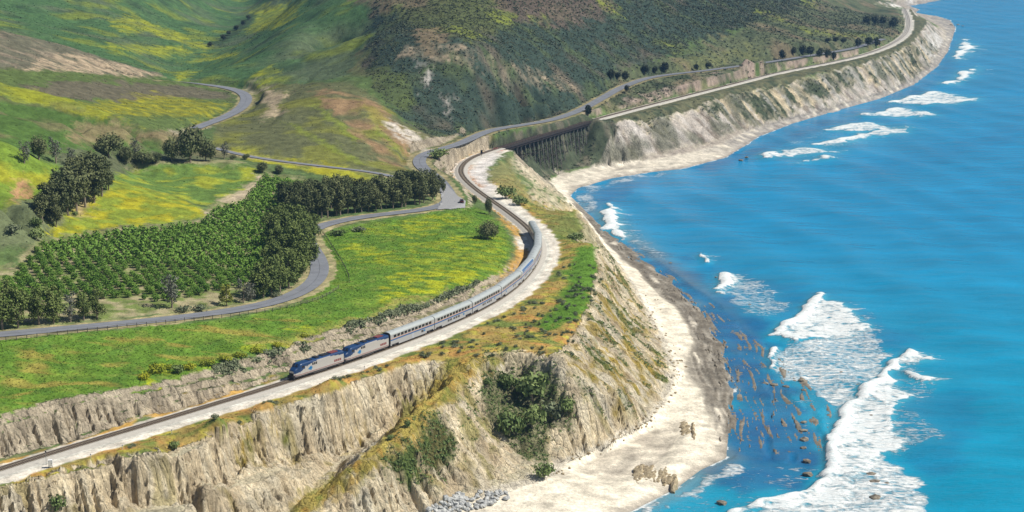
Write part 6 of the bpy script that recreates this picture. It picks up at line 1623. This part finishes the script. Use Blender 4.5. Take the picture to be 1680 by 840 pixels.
RIBS = [rib_mesh("reef_rib", L, 0.9, 0.42, 80 + k, M_REEF, 1) for k, L in enumerate((5, 7, 9, 6, 8, 4))]
def rib(x, y, dx, dy, me, k=1.0, kz=1.0, lab=None, grp=None, nm="reef_rib", zoff=0.0):
    a = at_z(x, y, 0.2); b = at_z(x + dx, y + dy, 0.2); hz = float(lookup(H, np.array([a[0]]), np.array([a[1]]))[0])
    if grp and hz > 0.75: return None
    o = link(nm, me); o.location = (a[0], a[1], max(hz, -0.1) + zoff); d = b - a
    o.rotation_euler = (0, 0, math.atan2(d[1], d[0]) - math.pi / 2); o.scale = (k, k, kz)
    return tag(o, lab, "rock", grp)
for k in range(90):
    x, y = pick([(955, 350), (1010, 400), (1100, 452), (1165, 510), (1205, 575), (1222, 640), (1185, 640), (1148, 560), (1092, 480), (1020, 422), (962, 368)])
    t = (y - 350) / 290
    rib(x, y, 6.2 - 3.6 * t, 7 + 2 * t, RIBS[RB.randrange(6)], RB.uniform(0.6, 1.0), RB.uniform(0.5, 1.1), "dark rib of upturned rock on the reef along the upper beach", "rock ribs of the upper reef")
for k in range(50):
    x, y = pick([(1165, 570), (1230, 570), (1262, 640), (1295, 650), (1285, 725), (1220, 742), (1150, 730), (1120, 690), (1150, 660), (1215, 650)])
    rib(x, y, 0.35, 10, RIBS[RB.randrange(6)], RB.uniform(0.5, 0.9), RB.uniform(0.5, 1.0), "dark rib of upturned rock on the lower reef between sand and surf", "rock ribs of the lower reef")
def outcrop(x, y, n, L, dxp, lab, seed):
    """parallel tilted slabs standing in the sand"""
    r = random.Random(seed); a = at_z(x, y, 1.0); b = at_z(x + dxp, y + 10, 1.0); d = b - a
    hz = float(lookup(H, np.array([a[0]]), np.array([a[1]]))[0])
    c = tag(empty("layered_outcrop", (a[0], a[1], hz), math.atan2(d[1], d[0]) - math.pi / 2), lab, "rock")
    for k in range(n):
        o = link("slab", rib_mesh("slab", L * r.uniform(0.6, 1.0), r.uniform(1.5, 2.3), r.uniform(0.25, 0.5), seed + k, M_TANR, 1), c)
        o.location = ((k - (n - 1) / 2) * 1.25, r.uniform(-1.5, 1.5), -0.12); o.rotation_euler = (0, 0.25, r.uniform(-0.03, 0.03))
outcrop(1066, 780, 7, 17, -1.4, "layered tan rock outcrop in the sand left of the tallest fin", 300)
outcrop(1096, 786, 3, 13, -0.3, "narrow layered outcrop touching the tallest fin", 320)
outcrop(1127, 706, 3, 22, 0.2, "long low layered outcrop up the beach from the tallest fin", 340)
big = rib_mesh("rock_fin", 13, 2.0, 1.5, 200, M_TANR, 1)
rib(1105, 796, 0.2, 10, big, 1.0, 1.0, "tallest tan rock fin standing at the water edge of the lower beach", None, "rock_fin")
rib(1137, 715, 0.2, 10, rib_mesh("rock_fin", 20, 1.3, 0.8, 201, M_TANR, 1), 0.9, 1.0, "long tan rock fin rising from the sand above the lower wash", None, "rock_fin")
SR = [boulder_mesh("sea_rock", 90 + k, M_REEF, 0.8) for k in range(4)]
for k, (x, y, s) in enumerate(((1318, 693, 1.1), (1318, 707, 1.2), (1320, 722, 1.5), (1318, 735, 1.2), (1323, 757, 1.3), (1325, 778, 1.3), (1316, 625, 1.3), (1318, 640, 1.0), (1185, 825, 1.5), (1410, 632, 1.1), (1380, 612, 0.9), (1430, 682, 0.9), (1430, 779, 1.4), (1434, 791, 1.5), (1436, 818, 1.7), (1455, 793, 0.9), (1270, 632, 1.3), (1290, 635, 1.2), (1255, 630, 1.1), (1230, 500, 0.9),
                             (1215, 263, 1.5), (1225, 258, 1.2), (1100, 432, 0.8), (1175, 455, 0.8), (940, 335, 1.2), (948, 338, 1.0), (1560, 42, 3.0), (1572, 41, 2.6), (1580, 43, 2.0), (1556, 60, 2.4))):
    q = at_z(x, y, 0.1); o = link("sea_rock", SR[k % 4]); o.location = (q[0], q[1], 0.1); o.scale = (s, s * 1.3, s * 0.8); o.rotation_euler = (0, 0, RB.uniform(0, 6))
    tag(o, "dark rock standing in the surf", "rock", "rocks in the surf")

# ------------------------------------------------------------------ trackside and roadside things
M_CAB = simple("pale_blue_grey_cabinet", (0.36, 0.44, 0.52), 0.5, 0.1, 0.08, 2)
M_WHITE = simple("white_paint", (0.75, 0.75, 0.73), 0.6)
M_GREY = simple("galvanised_steel", (0.32, 0.33, 0.34), 0.5, 0.4)
p = on_land(83, 767); c = tag(empty("signal_cabinet", p, 0.25), "blue grey equipment cabinet on legs beside the track at lower left", "cabinet")
mb = MB(); mb.box(-0.45, 0.45, -0.4, 0.4, 0.45, 1.85); mb.build("housing", M_CAB, c)
mb = MB(); mb.box(-0.5, 0.5, -0.45, 0.45, 1.852, 1.95); mb.build("lid", M_WHITE, c)
mb = MB(); mb.box(-0.38, 0.38, -0.43, -0.402, 0.55, 1.75); d = mb.build("door", M_WHITE, c); mb = MB(); mb.box(0.22, 0.28, -0.46, -0.432, 1.05, 1.3); mb.build("handle", M_DARK, d)
for x in (-0.38, 0.38):
    for y in (-0.32, 0.32):
        mb = MB(); mb.bar((x, y, -0.1), (x, y, 0.448), 0.1); mb.build("leg", M_DARK, c)
p = on_land(76, 762); c = tag(empty("signal_mast", p), "thin grey pole standing beside the equipment cabinet", "pole")
mb = MB(); mb.tube([(0, 0, -0.2), (0, 0, 3.4)], [0.06, 0.045], 8); mb.build("pole", M_GREY, c); mb = MB(); mb.box(-0.18, 0.18, -0.06, 0.06, 3.05, 3.38); mb.build("box", M_DARK, c); mb = MB(); mb.box(-0.15, 0.15, -0.15, 0.15, -0.1, 0.08); mb.build("foot", M_GREY, c)
for x, y, lab in ((149, 752, "short white marker post nearest the equipment cabinet"), (201, 737, "short white marker post second along the gravel from the cabinet"), (282, 712, "short white marker post third along the gravel from the cabinet"), (598, 607, "white marker post on the gravel near the second locomotive")):
    c = tag(empty("marker_post", on_land(x, y)), lab, "post", "marker posts along the gravel")
    mb = MB(); mb.bar((0, 0, -0.2), (0, 0, 1.15), 0.1); mb.build("post", M_WHITE, c); mb = MB(); mb.box(-0.14, 0.14, -0.03, 0.03, 0.92, 1.2); mb.location = None; o = mb.build("plate", M_CAB, c); o.location = (0, -0.085, 0)
p = on_land(790, 257); c = tag(empty("trackside_signal", p), "dark trackside signal box on the white yard before the trestle", "signal")
mb = MB(); mb.bar((0, 0, -0.2), (0, 0, 1.6), 0.16); mb.build("post", M_DARK, c); mb = MB(); mb.box(-0.55, 0.55, -0.35, 0.35, 1.6, 3.3); mb.build("housing", M_DARK, c); mb = MB(); mb.box(-0.65, 0.65, -0.45, 0.45, 3.302, 3.4); mb.build("lid", M_DARK, c)
for x, y, lab in ((813, 246.5, "red and white barrier board at the seaward corner of the trestle"),):
    c = tag(empty("barrier_board", on_land(x, y), 0.5), lab, "barrier")
    for q in (-1.2, 1.2): mb = MB(); mb.bar((q, 0, -0.2), (q, 0, 1.5), 0.12); mb.build("post", M_WHITE, c)
    for z in (0.5, 1.05): mb = MB(); mb.box(-1.5, 1.5, -0.1, -0.065, z, z + 0.35); mb.build("board", M_RED, c)
# parked car
M_CARP = simple("dark_red_car_paint", (0.10, 0.018, 0.016), 0.25, 0.2, 0, 1, 0.6)
p = on_land(757.5, 333.5); p[2] += 0.3
c = tag(empty("parked_car", p, math.radians(96)), "small dark red car parked on the pale turnout by the grove", "car")
secs = [(-2.1, 0.62, 0.45, 0.85), (-1.95, 0.78, 0.38, 0.98), (-1.2, 0.84, 0.33, 1.02), (0.9, 0.84, 0.33, 0.98), (1.8, 0.80, 0.36, 0.86), (2.15, 0.62, 0.45, 0.70)]
rows = [[(x, -w, z0), (x, -w * 1.03, (z0 + z1) / 2), (x, -w * 0.95, z1 - 0.04), (x, 0, z1), (x, w * 0.95, z1 - 0.04), (x, w * 1.03, (z0 + z1) / 2), (x, w, z0)] for x, w, z0, z1 in secs]
v, f = grid_mesh(rows); mb = MB(); mb.add(v, f); mb.add(rows[0], [tuple(range(7))]); mb.add(rows[-1], [tuple(range(7))[::-1]]); mb.build("body", M_CARP, c, True)
secs = [(-1.75, 0.70, 0.99, 1.02), (-1.25, 0.66, 0.99, 1.42), (-0.3, 0.66, 0.99, 1.47), (0.35, 0.66, 0.99, 1.40), (1.05, 0.72, 0.97, 1.0)]
rows = [[(x, -w * 1.1, z0), (x, -w, z1 - 0.03), (x, 0, z1), (x, w, z1 - 0.03), (x, w * 1.1, z0)] for x, w, z0, z1 in secs]
v, f = grid_mesh(rows); mb = MB(); mb.add(v, f); cb = mb.build("cabin", M_GLASS, c); mb = MB(); mb.box(-1.25, 0.2, -0.62, 0.62, 1.44, 1.5); mb.build("roof", M_CARP, cb)
for x in (-1.3, 1.35):
    for y in (-0.78, 0.78):
        mb = MB(); mb.disc((x, y, 0.33), (0, 1, 0), 0.33, 0.22, 16); w = mb.build("wheel", M_DARK, c); mb = MB(); mb.disc((x, y * 1.13, 0.33), (0, 1, 0), 0.19, 0.06, 12); mb.build("rim", M_GREY, w)
for y in (-0.5, 0.5):
    mb = MB(); mb.box(2.05, 2.17, y - 0.16, y + 0.16, 0.6, 0.72); mb.build("headlight", M_LAMP, c); mb = MB(); mb.box(-2.12, -2.03, y - 0.16, y + 0.16, 0.72, 0.86); mb.build("tail_light", M_RED, c)
# fences
M_FENCE = simple("grey_fence_wood", (0.16, 0.14, 0.11), 0.9, 0, 0.3, 1)
def fence(px_pts, lab, step=3.0):
    Q = spline([on_land(*q) for q in px_pts], step)
    Q[:, 2] = lookup(H, Q[:, 0], Q[:, 1])
    c = tag(empty("fence", tuple(Q[0])), lab, "fence", "wooden fences along the road")
    mb = MB(); mb.bar((0, 0, -0.3), (0, 0, 1.25), 0.16); pm = mb.mesh("post", M_FENCE)
    for q in Q: link("post", pm, c).location = Vector(q) - Vector(Q[0])
    for z in (0.55, 1.0):
        mb = MB()
        v = []
        for q in Q: v += [tuple(q - Q[0] + (0, 0.06, z)), tuple(q - Q[0] + (0, 0.06, z + 0.14)), tuple(q - Q[0] + (0, -0.0, z + 0.14)), tuple(q - Q[0] + (0, -0.0, z))]
        f = [(4 * i + a, 4 * i + 4 + a, 4 * i + 4 + (a + 1) % 4, 4 * i + (a + 1) % 4) for i in range(len(Q) - 1) for a in range(4)]
        mb.add(v, f); mb.build("rail", M_FENCE, c)
fence([(-60, 571), (0, 562), (60, 554), (160, 543), (260, 533), (400, 518), (470, 506), (525, 492), (556, 474)], "long wooden fence along the meadow side of the road")
fence([(530, 384), (545, 406), (560, 430), (571, 452), (573, 464)], "short wooden fence running down the meadow from the road")
fence([(312, 134), (345, 133), (390, 135)], "wooden fence at the head of the upper road")
# ------------------------------------------------------------------ sea haze
mb = MB(); mb.box(-5200, 9600, -300, 9300, -9, 176)
hm = bpy.data.materials.new("sea_haze"); hm.use_nodes = True
nt = hm.node_tree
for n in list(nt.nodes):
    if n.type == 'BSDF_PRINCIPLED': nt.nodes.remove(n)
pv = nt.nodes.new("ShaderNodeVolumePrincipled"); pv.inputs["Density"].default_value = HAZE_DENSITY; pv.inputs["Color"].default_value = (0.26, 0.56, 1.0, 1); pv.inputs["Anisotropy"].default_value = 0.2
nt.links.new(pv.outputs[0], nt.nodes["Material Output"].inputs["Volume"])
mb.build("haze", hm, None, kind="stuff", label="thin blue sea haze over the coast", category="haze")
